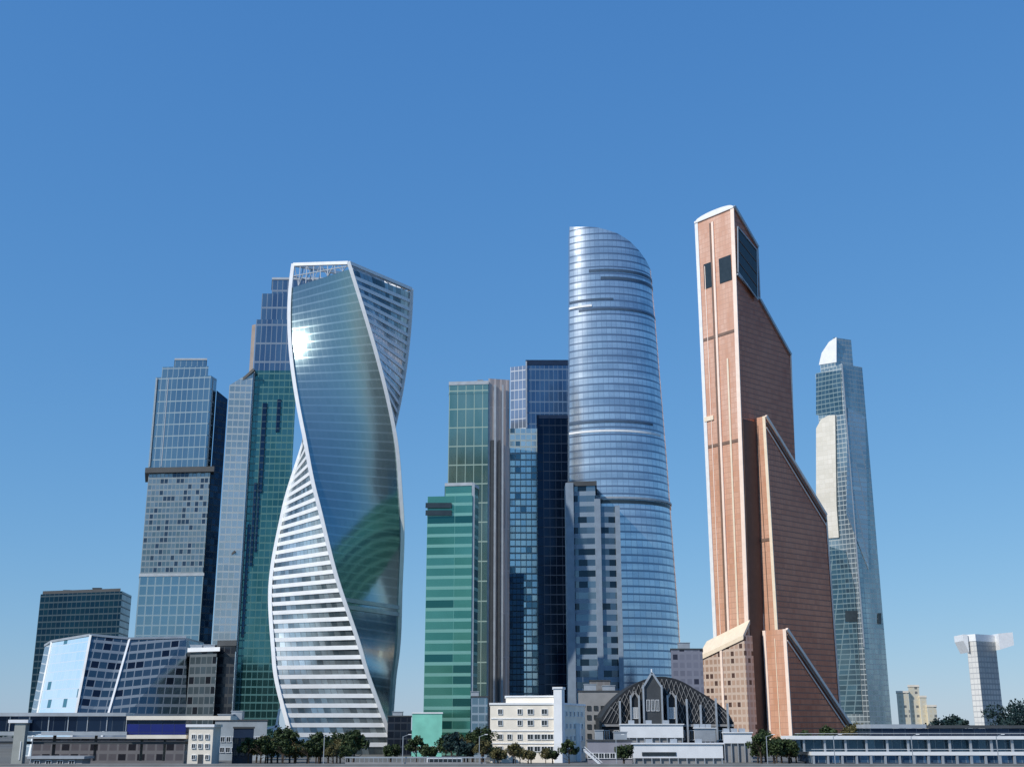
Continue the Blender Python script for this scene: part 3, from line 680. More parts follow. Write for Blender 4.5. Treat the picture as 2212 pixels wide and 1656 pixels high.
# ---- distant tower with flared cap
D = 1400
P = fp(1500, [(2098, D+8), (2119, D-4), (2161, D+14), (2161, D+40), (2098, D+40)])
rt = root('concrete_tower', 'distant pale grey tower with a wide flared cap near the right edge', 'tower block', (*cen(P), 0))
gdw = facade('distant_white_wall', (.62, .62, .60), (.74, .73, .70), (.5, .5, .5), 5, 6, .1, .2, .1, .6, .01, seed=32)
gdg = facade('distant_grey_wall', (.30, .33, .35), (.42, .44, .45), (.22, .25, .28), 5, 6, .2, .3, .2, .5, .02, seed=33)
zt = zat(1384, D)
mb = MB(); mb.prism(P, 0, zt); ob = mb.build('shaft', gdw, rt)
cx_, cy_ = cen(P); x0, x1 = at(2083, 1400, D).x, at(2192, 1400, D).x
zc = zat(1369, D); zd = zat(1402, D)
for sgn, (xa, xb) in ((-1, (x0, P[0][0])), (1, (P[2][0], x1))):
    mb = MB(); yy = (D+2, D+30)
    tri = [(xa, zc+(1 if sgn > 0 else 0)), (xb, zc+(2.5 if sgn > 0 else 0)), (xb, zd-3 if sgn < 0 else zc-12), (xa, zc-7 if sgn < 0 else zc-17)]
    A_ = [Vector((x, yy[0], z)) for x, z in tri]; B_ = [Vector((x, yy[1], z)) for x, z in tri]
    mb.face(A_[::-1]); mb.face(B_)
    for i in range(4): mb.face([A_[i], A_[(i+1) % 4], B_[(i+1) % 4], B_[i]])
    mb.build('cap_wing', M['white'], rt, fix=True)
MB().prism(offset(P, .6), zt, zc, bot=True).build('cap', M['white'], rt)
SD = [P[1], P[2]]; n_ = Vector((P[2][1]-P[1][1], -(P[2][0]-P[1][0]))).normalized()*.5
mb = MB(); mb.prism([(P[1][0]+n_.x, P[1][1]+n_.y), (P[2][0]+n_.x, P[2][1]+n_.y), P[2], P[1]], 0, zt-1); mb.build('grey_wall', gdg, rt)

# ---- distant cream building
D = 1100
rt = root('apartment_block', 'distant stepped cream building between the sea blue tower and the flared one', 'building', (at(1980, 1573, D).x, D+12, 0))
gcm = facade('cream_wall', (.52, .48, .36), (.66, .6, .46), (.72, .67, .54), 4, 4, .4, .45, .0, .7, .0, seed=34, gap=(.16, .17, .17), gapchance=.35)
for (u0, u1, v, dd) in ((1942, 1968, 1493, 0), (1968.5, 1992, 1480, 4), (1992.5, 2006, 1503, 1), (2006.5, 2026, 1523, -3)):
    q = fp(1573, [(u0, D+dd), (u1, D+dd), (u1, D+25), (u0, D+25)]); z = zat(v, D+dd); MB().prism(q, 0, z).build('wing', gcm, rt)
    ring(q, z-.9, z+.8, .4).build('cornice', M['offwhite'], rt)

# ================================================================== LOW BUILDINGS AND BANK
def win_proto(wd, hh, frame='white'):
    pane = MB(); pane.box((0, 0, 0), (wd, .2, hh)); p = pane.build('window', M['darkglass'])
    fr = MB(); t = .16
    fr.box((0, -.1, hh/2+t/2), (wd+2*t, .3, t)); fr.box((0, -.1, -hh/2-t/2), (wd+2*t, .4, t))
    fr.box((-wd/2-t/2, -.1, 0), (t, .3, hh)); fr.box((wd/2+t/2, -.1, 0), (t, .3, hh))
    if wd < 3: fr.box((0, -.12, 0), (.1, .1, hh))
    f = fr.build('frame', M[frame]); f.parent = p
    return p, f
WP = {}
def window(rt_, x, y, z, wd, hh, frame='white', rz=0):
    key = (round(wd, 2), round(hh, 2), frame)
    loc = Vector((x, y, z))-Vector(rt_.location)
    if key not in WP:
        p, f = win_proto(wd, hh, frame); p.parent = rt_; WP[key] = (p, f)
    else:
        s, fs = WP[key]; p = s.copy(); COL.objects.link(p); f = fs.copy(); COL.objects.link(f); f.parent = p; p.parent = rt_
    p.location = loc; p.rotation_euler = (0, 0, rz); return p

# white building
D = 470
P = fp(1600, [(1058, D), (1212, D-4), (1264, D+26), (1264, D+60), (1058, D+40)])
rt = root('white_building', 'white four storey building with a corner turret in front of the navy slab', 'building', (*cen(P), 0))
zt = zat(1521, D); MB().prism(P, 0, zt).build('wall', M['offwhite'], rt)
ring(P, zt, zt+.7, .35).build('cornice', M['white'], rt)
A = fp(1600, [(1092, D+3), (1198, D-1), (1198, D+24), (1092, D+24)]); z5 = zat(1504, D); MB().prism(A, zt+.7, z5).build('attic', M['offwhite'], rt); ring(A, z5, z5+.5, .4).build('attic_cornice', M['white'], rt)
Tq = fp(1600, [(1196, D-4.8), (1214, D-5.3), (1220, D-1), (1220, D+8), (1196, D+6)]); z6 = zat(1487, D); MB().prism(Tq, 0, z6).build('turret', M['white'], rt); ring(Tq, z6, z6+.6, .4).build('turret_cap', M['white'], rt)
def onfront(u, v): return at(u, v, D)
sl_ = (P[1][1]-P[0][1])/(P[1][0]-P[0][0]); rzf = math.atan(sl_)
for v in (1536, 1560, 1590, 1616):
    for u in ((1080, 1122, 1145, 1175) if v < 1580 else (1080, 1100, 1122, 1145, 1160, 1175, 1188)):
        p = at(u, v, D); y = P[0][1]+sl_*(p.x-P[0][0])-.05
        window(rt, p.x, y, p.z, 1.5 if u < 1130 else 2.0, 1.7, 'white', rzf)
for v in (1551, 1577, 1604):
    mb = MB(); a, b = at(1060, v, D), at(1194, v, D); a.y = P[0][1]-.15; b.y = P[0][1]+sl_*(b.x-P[0][0])-.15; mb.beam(a, b, .3, .35); mb.build('string_course', M['white'], rt)
sd = Vector((P[2][0]-P[1][0], P[2][1]-P[1][1])); sdn = sd.normalized()
for z in (4, 8.5, 13, 17.5):
    for t in (.2, .36, .52, .68, .84):
        p = Vector(P[1])+sd*t; window(rt, p.x+sdn.y*.05, p.y-sdn.x*.05, z, 1.5, 1.7, 'white', math.atan2(sdn.y, sdn.x))
q = Vector(P[1])+sd*.62; MB().box((q.x+.8, q.y-.5, 7), (1.6, 1.6, 14), math.atan2(sdn.y, sdn.x)).build('pilaster', M['white'], rt)

def block(label, pts, D, vt, mat, vref=1600, roof='darkgrey', cat='building', nm='low_building', deep=22, wins=None, par=True, z0=0, plant=0):
    (u0, u1) = pts; P = fp(vref, [(u0, D), (u1, D), (u1, D+deep), (u0, D+deep)]); z = zat(vt, D)
    r_ = root(nm, label, cat, (*cen(P), 0)); MB().prism(P, z0, z).build('wall', mat, r_)
    if par: ring(P, z, z+.6, .3).build('parapet', M[roof], r_)
    if plant: rooftop(r_, P, z+.6, int(u0), plant)
    if wins:
        nx, rows, wd, hh, fr = wins; xa, xb = P[0][0], P[1][0]
        for k in range(nx):
            for zz in rows: window(r_, xa+(k+.5)*(xb-xa)/nx, D-.06, zz, wd, hh, fr)
    return r_, P, z
gD1 = facade('dark_block_glass', (.01, .015, .03), (.03, .04, .06), (.03, .035, .05), 3, 3.6, .1, .2, .6, .15, .02, seed=40)
gD2 = facade('deep_teal_block_glass', (.01, .05, .09), (.02, .09, .13), (.03, .09, .11), 3, 3.6, .1, .25, .7, .15, .02, seed=41)
gD3 = facade('slate_block_glass', (.15, .24, .30), (.24, .34, .40), (.3, .38, .44), 3, 3.6, .12, .25, .7, .15, .02, seed=42)
block('black glass block at the right foot of the twisted tower', (836, 887), 590, 1547, gD1, plant=1)
r_, P_, z_ = block('small bright mint green pavilion below the banded green tower', (889, 954), 560, 1540, M['mint'], roof='white', nm='pavilion', cat='pavilion', wins=(5, (3.4,), 1.8, 2.2, 'white'))
block('deep teal glass block at the foot of the banded green tower', (957, 1016), 600, 1512, gD2, plant=1)
block('narrow slate glass block between the teal block and the white building', (1017, 1052), 560, 1505, gD3, plant=1)
block('grey concrete block between the white building and the gabled hall', (1250, 1340), 560, 1493, M['grey'], plant=3, wins=(6, (5, 9, 13, 17, 21), 1.5, 1.7, 'darkgrey'))
block('tall dark grey block rising behind the roof of the gabled hall', (1455, 1525), 620, 1402, facade('violet_grey_wall', (.14, .14, .18), (.22, .22, .27), (.25, .25, .3), 3.4, 4, .3, .35, .2, .4, .02, seed=43, gap=(.03, .03, .05), gapchance=.2), plant=2)
block('brown grey lower block left of the gabled hall roof', (1275, 1320), 640, 1470, facade('umber_wall', (.16, .15, .15), (.24, .22, .21), (.27, .26, .25), 3.4, 4, .3, .35, .2, .4, .02, seed=44, gap=(.03, .03, .05), gapchance=.2))

# gabled hall with dark arched roof
D = 520
rt = root('gabled_hall', 'dark arched hall with a pointed white central gable and pinnacles, left of the copper tower', 'hall', (at(1440, 1573, D).x, D+15, 0))
mslate = plain('dark_slate_roof', (.018, .021, .026), .7)
xa, xb = at(1300, 1573, D).x, at(1585, 1573, D).x; ze = zat(1560, D)
mb = MB(); prof = []
for i in range(29):
    t = i/28; u = 1300+285*t
    v = 1560-100*math.sin(math.pi*min(1, t*1.05+.02))**.75 if t < .72 else 1560-100*math.sin(math.pi*min(1, .72*1.05+.02))**.75*(1-(t-.72)/.28)**.6
    prof.append((at(u, 1573, D).x, max(zat(v, D), ze)))
pl = [(xb, 0)]+[(x, z) for x, z in reversed(prof)]+[(xa, 0)]
A_ = [Vector((x, D, z)) for x, z in pl]; B_ = [Vector((x, D+40, z)) for x, z in pl]
mb.face(A_); mb.face(B_[::-1])
for i in range(len(pl)-1): mb.face([A_[i+1], A_[i], B_[i], B_[i+1]])
mb.build('arched_roof', mslate, rt, fix=True)
for i in range(2, 27, 1):     # ribs
    x, z = prof[i]
    if z-ze > 3:
        j = max(0, i-3); x2, z2_ = prof[j]; MB().beam((x, D-.25, max(ze, z-1)), (x2, D-.25, ze), .16).build('lattice_bar', M['grey'], rt)
        j = min(28, i+3); x2, z2_ = prof[j]; MB().beam((x, D-.4, max(ze, z-1)), (x2, D-.4, ze), .16).build('lattice_bar', M['grey'], rt)
def gable(uc, hw, vtop, veave, y, nm, mat='grey'):
    xc = at(uc, 1573, y).x; xw = at(uc+hw, 1573, y).x-xc; zt_, ze_ = zat(vtop, y), zat(veave, y)
    mb = MB(); F = [(xc-xw, 0), (xc+xw, 0), (xc+xw, ze_), (xc, zt_), (xc-xw, ze_)]
    A_ = [Vector((x, y, z)) for x, z in F]; B_ = [Vector((x, y+8, z)) for x, z in F]
    mb.face(A_); mb.face(B_[::-1])
    for i in range(5): mb.face([A_[(i+1) % 5], A_[i], B_[i], B_[(i+1) % 5]])
    o = mb.build(nm, mslate if nm != 'central_gable' else M['darkgrey'], rt, fix=True)
    for s_ in (-1, 1):
        MB().beam((xc+s_*xw*1.1, y-.4, ze_-.4), (xc, y-.4, zt_+.3), .6, .8).build('gable_coping', M['steel' if nm == 'central_gable' else 'grey'], rt)
        MB().box((xc+s_*xw, y-.5, (ze_+1)/2), (.7, .7, ze_+1)).build('pinnacle', M['steel'], rt)
    for k in (-.5, 0, .5):
        window(rt, xc+k*xw, y-.05, ze_*.75, xw*.28, 4.2, 'white')
    return xc, zt_
xc, zt_ = gable(1411, 20, 1453, 1484, D-7, 'central_gable')
mb = MB(); 
mb.beam((xc, D-6, zt_-1), (xc, D-6, zt_+1.8), .5); mb.build('finial', M['white'], rt)
gable(1372, 9, 1494, 1506, D-4, 'side_gable'); gable(1452, 9, 1494, 1506, D-4, 'side_gable')
for u in (1338, 1482, 1512, 1545, 1570):
    p = at(u, 1515+random.uniform(-10, 14), D-1.2); MB().box((p.x, p.y, p.z/2), (.8, 1.0, p.z)).build('pinnacle', M['steel'], rt)
MB().box(((xa+xb)/2, D-.4, ze-1), (xb-xa, .9, .9)).build('eaves', M['grey'], rt)
for k in range(14): window(rt, xa+(k+.5)*(xb-xa)/14, D-.06, 9.5, 1.8, 3.6, 'white')

# long low white buildings by the water
def longhall(label, u0, u1, vt, vb, D, band=None, col='white', deep=14):
    P = fp(1600, [(u0, D), (u1, D), (u1, D+deep), (u0, D+deep)]); r_ = root('waterside_pavilion', label, 'pavilion', (*cen(P), 0), 'white pavilions by the water')
    z = zat(vt, D); zb_ = max(zat(vb, D), 1.5)
    MB().prism(offset(P, -.8), 0, z-.5).build('wall', M['grey'], r_)
    MB().prism(P, zb_, z, bot=True).build('fascia', M[col], r_)
    ring(P, z, z+.35, .5).build('roof', M['white'], r_)
    if band:
        a, b, v0, v1 = band; A_, B_ = at(a, v0, D), at(b, v1, D)
        MB().box(((A_.x+B_.x)/2, D-.05, (A_.z+B_.z)/2), (B_.x-A_.x, .3, abs(A_.z-B_.z))).build('ribbon_window', M['darkglass'], r_)
    xa, xb = P[0][0], P[1][0]; n = max(4, int((xb-xa)/3))
    for k in range(n+1): MB().box((xa+.4+(xb-xa-.8)*k/n, D+.2, zb_/2), (.35, .35, zb_)).build('post', M['steel'], r_)
    for k in range(3):
        x = xa+(xb-xa)*(.2+.28*k); mb = MB(); mb.box((x, D+6, z+1), (2.2, 2, 1.4)); mb.build('roof_plant', M['steel'], r_)
    return r_
longhall('upper white waterside pavilion in front of the gabled hall', 1340, 1476, 1564, 1592, 480)
longhall('lower white waterside pavilion with a dark ribbon window', 1366, 1560, 1606, 1636, 432, (1386, 1460, 1623, 1631))
longhall('short white pavilion at the foot of the copper tower', 1562, 1624, 1582, 1604, 470)
longhall('small pale pavilion with a pitched front beside the short white one', 1500, 1546, 1572, 1600, 500, None, 'steel')

# grey stepped quay house
block('low violet grey quay house between the white building and the lower pavilion', (1268, 1364), 440, 1600, plain('violet_grey_render', (.26, .26, .30), .8), wins=(8, (3.0,), 1.6, 1.6, 'white'), deep=14, plant=2)
rt = root('outdoor_stair', 'white outdoor stair flight climbing to the right end of the white building', 'stair', (*at(1280, 1573, 432).xy, 0))
a, b = at(1262, 1618, 432), at(1300, 1652, 432); n = 12; mb = MB()
for k in range(n):
    t = k/n; c = a+(b-a)*t; mb.box((c.x, 432, c.z), ((b.x-a.x)/n+.1, 3, .35))
mb.build('steps', M['white'], rt)
for y in (430.4, 433.6):
    MB().beam((a.x, y, a.z+1), (b.x, y, b.z+1), .15, .15).build('handrail', M['white'], rt)
    MB().beam((a.x, y, a.z-.4), (b.x, y, b.z-.4), .25, .5).build('stringer', M['white'], rt)

# ---- covered bridge on the left
D = 425
rt = root('covered_bridge', 'long covered footbridge with a navy glass band crossing the lower left', 'footbridge', (at(150, 1573, D).x, D+4, 0))
def bx(u0, u1, v0, v1, y, dp, mat, nm, label=None):
    A_, B_ = at(u0, v1, y), at(u1, v0, y); mb = MB()
    mb.box(((A_.x+B_.x)/2, y+dp/2, (A_.z+B_.z)/2), (B_.x-A_.x, dp, B_.z-A_.z)); return mb.build(nm, mat, rt, label)
gbr = facade('navy_bridge_glass', (.008, .02, .05), (.02, .04, .08), (.05, .07, .10), 4, 5.4, .06, .05, .6, .15, .02, seed=50)
gbr2 = facade('royal_blue_band', (.012, .02, .14), (.02, .03, .2), (.02, .03, .12), 4, 5.4, .06, .05, .3, .2, .02, seed=51)
bx(-320, 272, 1546, 1578, D, 8, gbr, 'glass_band'); bx(-320, 272, 1538, 1545.6, D-1.2, 10.4, M['steel'], 'roof'); bx(-320, 274, 1578.6, 1587, D-.8, 9.6, M['steel'], 'deck')
bx(272.6, 402, 1554, 1562, D, 8, gbr, 'glass_band'); bx(272.6, 402, 1562.5, 1585, D-.1, 8, gbr2, 'blue_band', 'royal blue fascia band')
bx(272.6, 498, 1545, 1553.5, D-1.2, 10.4, M['offwhite'], 'roof'); bx(272.6, 402, 1586, 1594, D-.8, 9.6, M['offwhite'], 'deck')
for k in range(-3, 7):
    u = 20+k*42; bx(u, u+1.2, 1546, 1578, D-.25, .2, M['steel'], 'mullion')
bx(-320, 400, 1600, 1606, D+1, 6, M['darkgrey'], 'lower_beam')
for u in (110, 200, 300, 350): bx(u, u+5, 1587, 1642, D+2, 3, M['darkgrey'], 'column')
rt = root('bridge_pylon', 'grey stone pylon standing under the left end of the covered footbridge', 'pylon', (*at(38, 1573, D-3).xy, 0))
bx(22, 56, 1560, 1656, D-3, 2.6, plain('grey_stone', (.34, .36, .34), .85), 'shaft'); bx(17, 61, 1553, 1560, D-3.6, 4, M['white'], 'capital'); bx(40, 46, 1600, 1640, D-3.2, .2, M['white'], 'pilaster')
rt = root('bridge_house', 'cream white stair house at the right end of the covered footbridge', 'building', (*at(431, 1573, D-2).xy, 0))
bx(403, 461, 1569, 1652, D-2, 11, M['offwhite'], 'wall'); bx(401, 463, 1563, 1569, D-2.6, 12.2, M['white'], 'cornice')
for (u, v) in ((418, 1590), (432, 1590), (447, 1590), (418, 1610), (432, 1610), (447, 1610), (418, 1634), (447, 1634)):
    p = at(u, v, D-2); window(rt, p.x, D-2.06, p.z, 1.1, 1.3, 'white')
bx(426, 438, 1628, 1650, D-2.2, .3, M['darkgrey'], 'door')
rt = root('low_building', 'low grey flat roofed shed under the covered footbridge', 'shed', (*at(120, 1573, 412).xy, 0))
bx(62, 178, 1638, 1652, 410, 8, M['grey'], 'wall'); bx(58, 182, 1632, 1637.6, 409, 10, M['steel'], 'roof')
for u in (80, 105, 130, 155): 
    p = at(u, 1645, 410); window(rt, p.x, 409.94, p.z, 1.6, 1.0, 'white')
rt = root('low_building', 'dark brown grey building filling the space beneath the blue band of the footbridge', 'building', (*at(280, 1573, 450).xy, 0))
gu2 = facade('umber_grey_shop', (.07, .07, .085), (.16, .15, .17), (.2, .2, .22), 3.4, 3.4, .2, .35, .3, .35, .02, seed=52, gap=(.02, .02, .03), gapchance=.3)
bx(64, 400, 1594, 1650, 450, 18, gu2, 'wall'); bx(60, 402, 1590, 1594, 449.4, 19.5, M['steel'], 'roof')
block('navy blue box building right of the bridge stair house', (503, 547), 440, 1572, M['navy'], wins=(3, (4, 8), 1.6, 1.8, 'navy'), deep=12)
block('pale grey low building at the left foot of the twisted tower', (462, 575), 500, 1556, plain('blue_grey_render', (.30, .34, .37), .8), wins=(9, (4, 8), 1.6, 1.8, 'white'), deep=14, plant=2)
rt = root('entrance_canopy', 'white forked canopy frame at the left foot of the twisted tower', 'canopy', (*at(596, 1573, 560).xy, 0))
for (a, b) in (((604, 1530), (590, 1600)), ((590, 1572), (604, 1606)), ((566, 1574), (604, 1566))):
    MB().beam(at(*a, 560), at(*b, 560), .9, .9).build('strut', M['white'], rt)
q = at(566, 1574, 560); MB().box((q.x, 560, q.z/2), (.8, .8, q.z)).build('post', M['white'], rt)
q = at(597, 1573, 560); MB().box((q.x, 560, q.z/2), (.8, .8, q.z)).build('post', M['white'], rt)

# ---- waterfront terminal at the right
D = 430
rt = root('riverside_terminal', 'long two level riverside terminal with white rails and blue glazing at lower right', 'terminal', (at(1950, 1573, D).x, D+8, 0))
bx(1880, 2330, 1572, 1588, D+6, 16, gbr, 'upper_glazing'); bx(1880, 2000, 1563, 1571.6, D+5, 18, M['steel'], 'upper_roof'); bx(2000.4, 2330, 1565, 1571.6, D+5, 18, M['darkgrey'], 'upper_roof')
bx(1716, 2330, 1588.4, 1595.6, D+1, 22, M['white'], 'upper_deck')
gtl = facade('terminal_dark_glass', (.03, .07, .11), (.07, .13, .18), (.1, .15, .19), 3, 5, .08, .08, .6, .15, .02, seed=53)  # dark blue glazing between the two decks
bx(1720, 2330, 1596, 1622, D+4, 18, gtl, 'middle_glazing')
bx(1752, 2330, 1622.4, 1630, D, 22, M['white'], 'lower_deck')
bx(1752, 2330, 1630.4, 1646, D+1.2, 20, M['blueglass'], 'lower_glazing')
for k in range(19):
    u = 1756+k*31; bx(u, u+3, 1630.6, 1652, D+.2, .6, M['steel'], 'post')
for k in range(13):
    u = 1735+k*45; bx(u, u+2.4, 1596, 1622, D+2, .5, M['steel'], 'upper_post')
MB().beam(at(1716, 1583, D+1.2), at(2330, 1583, D+1.2), .12).build('handrail', M['white'], rt)
MB().beam(at(1752, 1617, D+.4), at(2330, 1617, D+.4), .12).build('handrail', M['white'], rt)

# ---- lamps
def lamp_proto():
    r_ = bpy.data.objects.new('street_lamp', None); COL.objects.link(r_)
    mb = MB(); mb.beam((0, 0, 0), (0, 0, 9.6), .22); mb.build('pole', M['steel'], r_)
    mb = MB(); mb.beam((0, 0, 9.5), (1.9, 0, 10.2), .14); mb.build('arm', M['steel'], r_)
    mb = MB(); mb.box((2.2, 0, 10.2), (1.0, .4, .22)); mb.build('lamp_head', M['white'], r_); return r_
lp = lamp_proto(); lk = list(lp.children)
spots = [(70, 'at the bridge pylon'), (700, 'before the foot of the twisted tower'), (870, 'before the black glass block'), (1035, 'left of the white building'),
         (1330, 'beside the lower pavilion'), (1655, 'before the copper tower'), (1800, 'near the left end of the riverside terminal'), (1968, 'near the middle of the riverside terminal'), (2152, 'near the right end of the riverside terminal')]
for i, (u, tx) in enumerate(spots):
    if i == 0: r_ = lp
    else:
        r_ = lp.copy(); COL.objects.link(r_)
        for c in lk: d = c.copy(); COL.objects.link(d); d.parent = r_
    p = at(u, 1600, 402); r_.location = (p.x, 402, .12)
    tag(r_, 'slim grey street lamp on the quay '+tx, 'street lamp', 'street lamps along the quay')

# ---- trees
def leafmat(name, c1, c2):
    m, nt, b = newmat(name); oi = nt.nodes.new('ShaderNodeNewGeometry')
    c = mixc(nt, oi.outputs['Random Per Island'], c1, c2); nt.links.new(c, b.inputs['Base Color']); b.inputs['Roughness'].default_value = .6
    b.inputs['Specular IOR Level'].default_value = .2
    return m
LM = [leafmat('leaf_dark_green', (.02, .035, .015), (.06, .09, .035)), leafmat('leaf_olive', (.07, .07, .03), (.16, .14, .06)), leafmat('leaf_blue_green', (.012, .03, .035), (.03, .06, .055))]
bark = plain('bark', (.06, .045, .035), .9)
def tree_mesh(seed, H, W, trunk=.28, n=900):
    rnd = random.Random(seed); tm = MB(); t_top = H*.55
    tm.beam((0, 0, 0), (.1, 0, t_top*.5), .5); tm.beam((.1, 0, t_top*.5), (0, .1, t_top), .34)
    ends = []
    for k in range(9):
        a = rnd.uniform(0, 6.28); z0 = H*rnd.uniform(trunk, .6); r = W*rnd.uniform(.35, .8); z1 = z0+H*rnd.uniform(.1, .32)
        e = Vector((math.cos(a)*r, math.sin(a)*r, z1)); tm.beam((0, 0, z0), e, .14); ends.append(e)
    cl = []
    for k in range(26):
        a = rnd.uniform(0, 6.28); ph = rnd.uniform(-.6, 1); rr = rnd.uniform(.35, .95)
        hz = H*(.62+.33*ph*.9); rad = W*rr*math.sqrt(max(.05, 1-ph*ph*.8)); cl.append((Vector((math.cos(a)*rad, math.sin(a)*rad, hz)), rnd.uniform(.18, .36)*W))
    cm = MB()
    for k in range(n):
        c, r = cl[rnd.randrange(len(cl))]; d = Vector((rnd.gauss(0, 1), rnd.gauss(0, 1), rnd.gauss(0, .8))).normalized()*r*rnd.uniform(.5, 1.05)
        p = c+d; s_ = rnd.uniform(.22, .5); q = Vector((rnd.gauss(0, 1), rnd.gauss(0, 1), rnd.gauss(0, 1))).normalized()
        t1 = q.orthogonal().normalized()*s_; t2 = q.cross(t1).normalized()*s_*rnd.uniform(.6, 1)
        cm.face([p-t1, p-t2*.8, p+t1, p+t2])
    return tm, cm
TP = []
for sd_, (H, W) in enumerate(((9, 3.4), (11, 4.2), (7, 3.0), (20, 9))):
    tm, cm = tree_mesh(sd_+11, H, W*1.15, trunk=.18, n=1700 if H < 15 else 4200); TP.append((tm, cm))
cache = {}
def tree(u, D_, kind, leaf, label, sc=1., group='trees along the quay'):
    p = at(u, 1573, D_); r_ = root('tree', label, 'tree', (p.x, D_, 0), group, random.uniform(0, 6))
    r_.scale = (sc,)*3
    key = (kind, leaf)
    if key not in cache:
        tm, cm = TP[kind]; off = r_.location.copy(); r_.location = (0, 0, 0)
        a = tm.build('trunk', bark, r_); b = cm.build('crown', LM[leaf], r_); r_.location = off; cache[key] = (a, b)
    else:
        for s_ in cache[key]: d = s_.copy(); COL.objects.link(d); d.parent = r_
    return r_
tl = [(540, 432, 0, 0, .75, 'small dark tree right of the navy box building'), (566, 430, 0, 0, .8, 'leftmost dark tree before the foot of the twisted tower'), (590, 436, 2, 0, .95, 'second dark tree before the foot of the twisted tower'),
      (614, 428, 0, 0, .72, 'third dark tree, before the left helical edge of the twisted tower'), (640, 434, 2, 1, .8, 'brownish small tree before the twisted tower'), (666, 430, 0, 0, .7, 'green tree before the middle of the twisted tower'),
      (694, 436, 2, 0, .9, 'round green tree right of the street lamp before the twisted tower'), (722, 428, 0, 1, .6, 'olive tree toward the right foot of the twisted tower'), (750, 434, 2, 0, .75, 'green shrub like tree near the right corner of the twisted tower'),
      (845, 440, 2, 0, .8, 'dark tree before the black glass block'), (900, 445, 0, 0, .8, 'dark green tree before the mint pavilion'), (930, 440, 2, 0, .75, 'low green tree right of the mint pavilion front'),
      (975, 445, 0, 2, .9, 'blue green tree before the deep teal block'), (1010, 440, 2, 2, .9, 'blue green tree beside the slate block'), (1045, 436, 0, 1, .7, 'olive tree at the left corner of the white building'),
      (1075, 430, 2, 1, .65, 'short olive tree before the white building at its left'), (1108, 432, 0, 1, .62, 'yellowish tree before the middle of the white building'), (1140, 430, 2, 1, .6, 'small olive tree before the right windows of the white building'),
      (1228, 432, 0, 0, .7, 'dark green tree before the shaded side of the white building'), (1345, 424, 2, 0, .8, 'dark tree at the left end of the lower pavilion'),
      (1640, 436, 0, 0, .9, 'dark tree before the foot of the copper tower'), (1668, 432, 2, 0, 1.0, 'second dark tree before the foot of the copper tower'), (1700, 436, 2, 0, 1.0, 'green tree left of the riverside terminal'),
      (1735, 452, 0, 0, .95, 'dark tree behind the left end of the riverside terminal'), (1790, 470, 0, 0, 1.1, 'tree behind the riverside terminal under the copper tower'), (1840, 474, 1, 1, 1.0, 'reddish olive tree behind the terminal at the end of the copper slope'),
      (2035, 500, 1, 2, 1.15, 'blue green tree behind the terminal right of the cream building'), (2070, 505, 0, 2, 1.45, 'blue green tree behind the terminal left of the flared tower')]
for (u, D_, kd, lf, sc, lb) in tl: tree(u, D_, kd, lf, lb, sc*1.28)
rb = random.Random(5)
ORD = 'leftmost,second,third,fourth,fifth,sixth,seventh,eighth,ninth,tenth,eleventh,twelfth,thirteenth,fourteenth,fifteenth'.split(',')
ORD[0] = 'first'
for (ua, ub, n, lf, da, db, lb, gp) in ((548, 780, 15, 0, 440, 475, 'before the twisted tower', 'tree belt before the twisted tower'),
        (960, 1050, 5, 0, 450, 480, 'before the teal block', 'tree belt before the green blocks'),
        (1055, 1205, 7, 1, 436, 455, 'before the white building', 'tree row before the white building'),
        (1625, 1760, 8, 0, 440, 480, 'between copper tower and river', 'tree belt before the copper tower')):
    for k in range(n):
        u = ua+(ub-ua)*(k+rb.uniform(.1, .9))/n
        tree(u, rb.uniform(da, db), rb.choice((0, 1, 2)), lf if rb.random() < .75 else 1-lf, ORD[k]+' from left in the rear tree row '+lb, rb.uniform(.75, 1.25) if lf == 0 else rb.uniform(.5, .75), gp)
tree(2195, 480, 3, 2, 'big dark blue green tree at the right edge of the photo', 1.15, None)
tree(2240, 500, 3, 2, 'big dark tree half out of view at the right edge', 1.25, None)

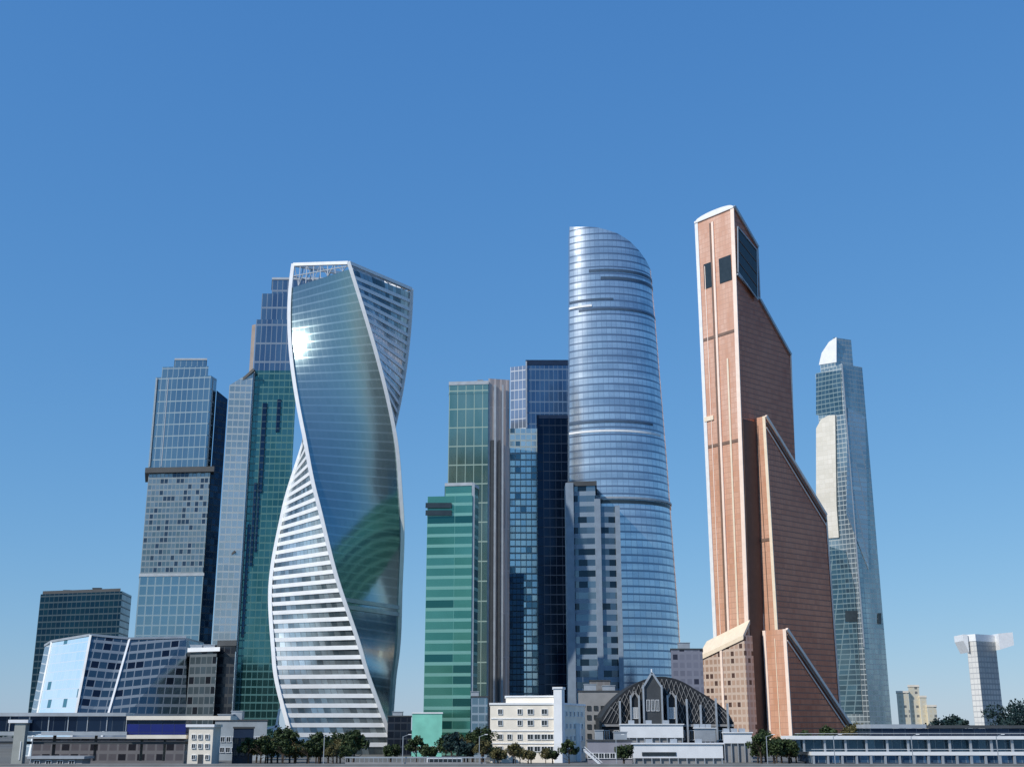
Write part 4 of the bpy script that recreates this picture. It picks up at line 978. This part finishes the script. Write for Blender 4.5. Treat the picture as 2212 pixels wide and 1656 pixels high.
# ---- far wood on the horizon
mb = MB(); rnd = random.Random(3)
for k in range(9000):
    x = rnd.uniform(-1200, 1300); y = rnd.uniform(1700, 1800); h = 9+4*noise.noise(Vector((x*.01, 0, 0)))+2*noise.noise(Vector((x*.06, 3, 0)))
    p = Vector((x, y, rnd.uniform(0, 1)**.6*h)); q = Vector((rnd.gauss(0, 1), rnd.gauss(0, 1), rnd.gauss(0, 1))).normalized(); s_ = rnd.uniform(1.2, 2.6)
    t1 = q.orthogonal().normalized()*s_; t2 = q.cross(t1)*.8; mb.face([p-t1, p-t2, p+t1, p+t2])
o = mb.build('far_wood', LM[2]); o['kind'] = 'stuff'; o['label'] = 'distant belt of dark trees on the horizon'; o['category'] = 'woodland'
# ---- long quay wall and a white bus
rt = root('quay_rail', 'long grey railing on the quay before the foot of the twisted tower and green blocks', 'railing', (*at(880, 1573, 403).xy, 0))
bx(745, 1050, 1633, 1636, 402.8, .2, M['steel'], 'top_rail'); bx(745, 1050, 1645, 1650, 402.6, .6, M['grey'], 'plinth')
for k in range(31): bx(746+k*10, 747.2+k*10, 1636.2, 1645, 402.85, .15, M['steel'], 'baluster')
rt = root('bus', 'pale grey bus on the quay road before the teal block', 'bus', (*at(960, 1573, 412).xy, 0))
q0 = at(922, 1600, 410.5).x; q1 = at(998, 1600, 410.5).x
mb = MB(); mb.box(((q0+q1)/2, 411.7, 1.75), (q1-q0, 2.5, 2.5)); mb.box(((q0+q1)/2, 411.7, 3.1), (q1-q0-.6, 2.2, .22)); mb.build('body', M['white'], rt)
MB().box(((q0+q1)/2, 410.4, 2.15), (q1-q0-.8, .1, 1.0)).build('window_band', M['darkglass'], rt)
for fx in (.18, .8):
    for y in (410.6, 412.8):
        mb = MB(); c = Vector((q0+(q1-q0)*fx, y, .5)); n = 16
        pa_ = [c+Vector((.5*math.cos(i*6.2832/n), -.15, .5*math.sin(i*6.2832/n))) for i in range(n)]; pb2 = [p+Vector((0, .3, 0)) for p in pa_]
        mb.face(pa_); mb.face(pb2[::-1])
        for i in range(n): mb.face([pa_[(i+1) % n], pa_[i], pb2[i], pb2[(i+1) % n]])
        mb.build('wheel', M['darkgrey'], rt, fix=True)
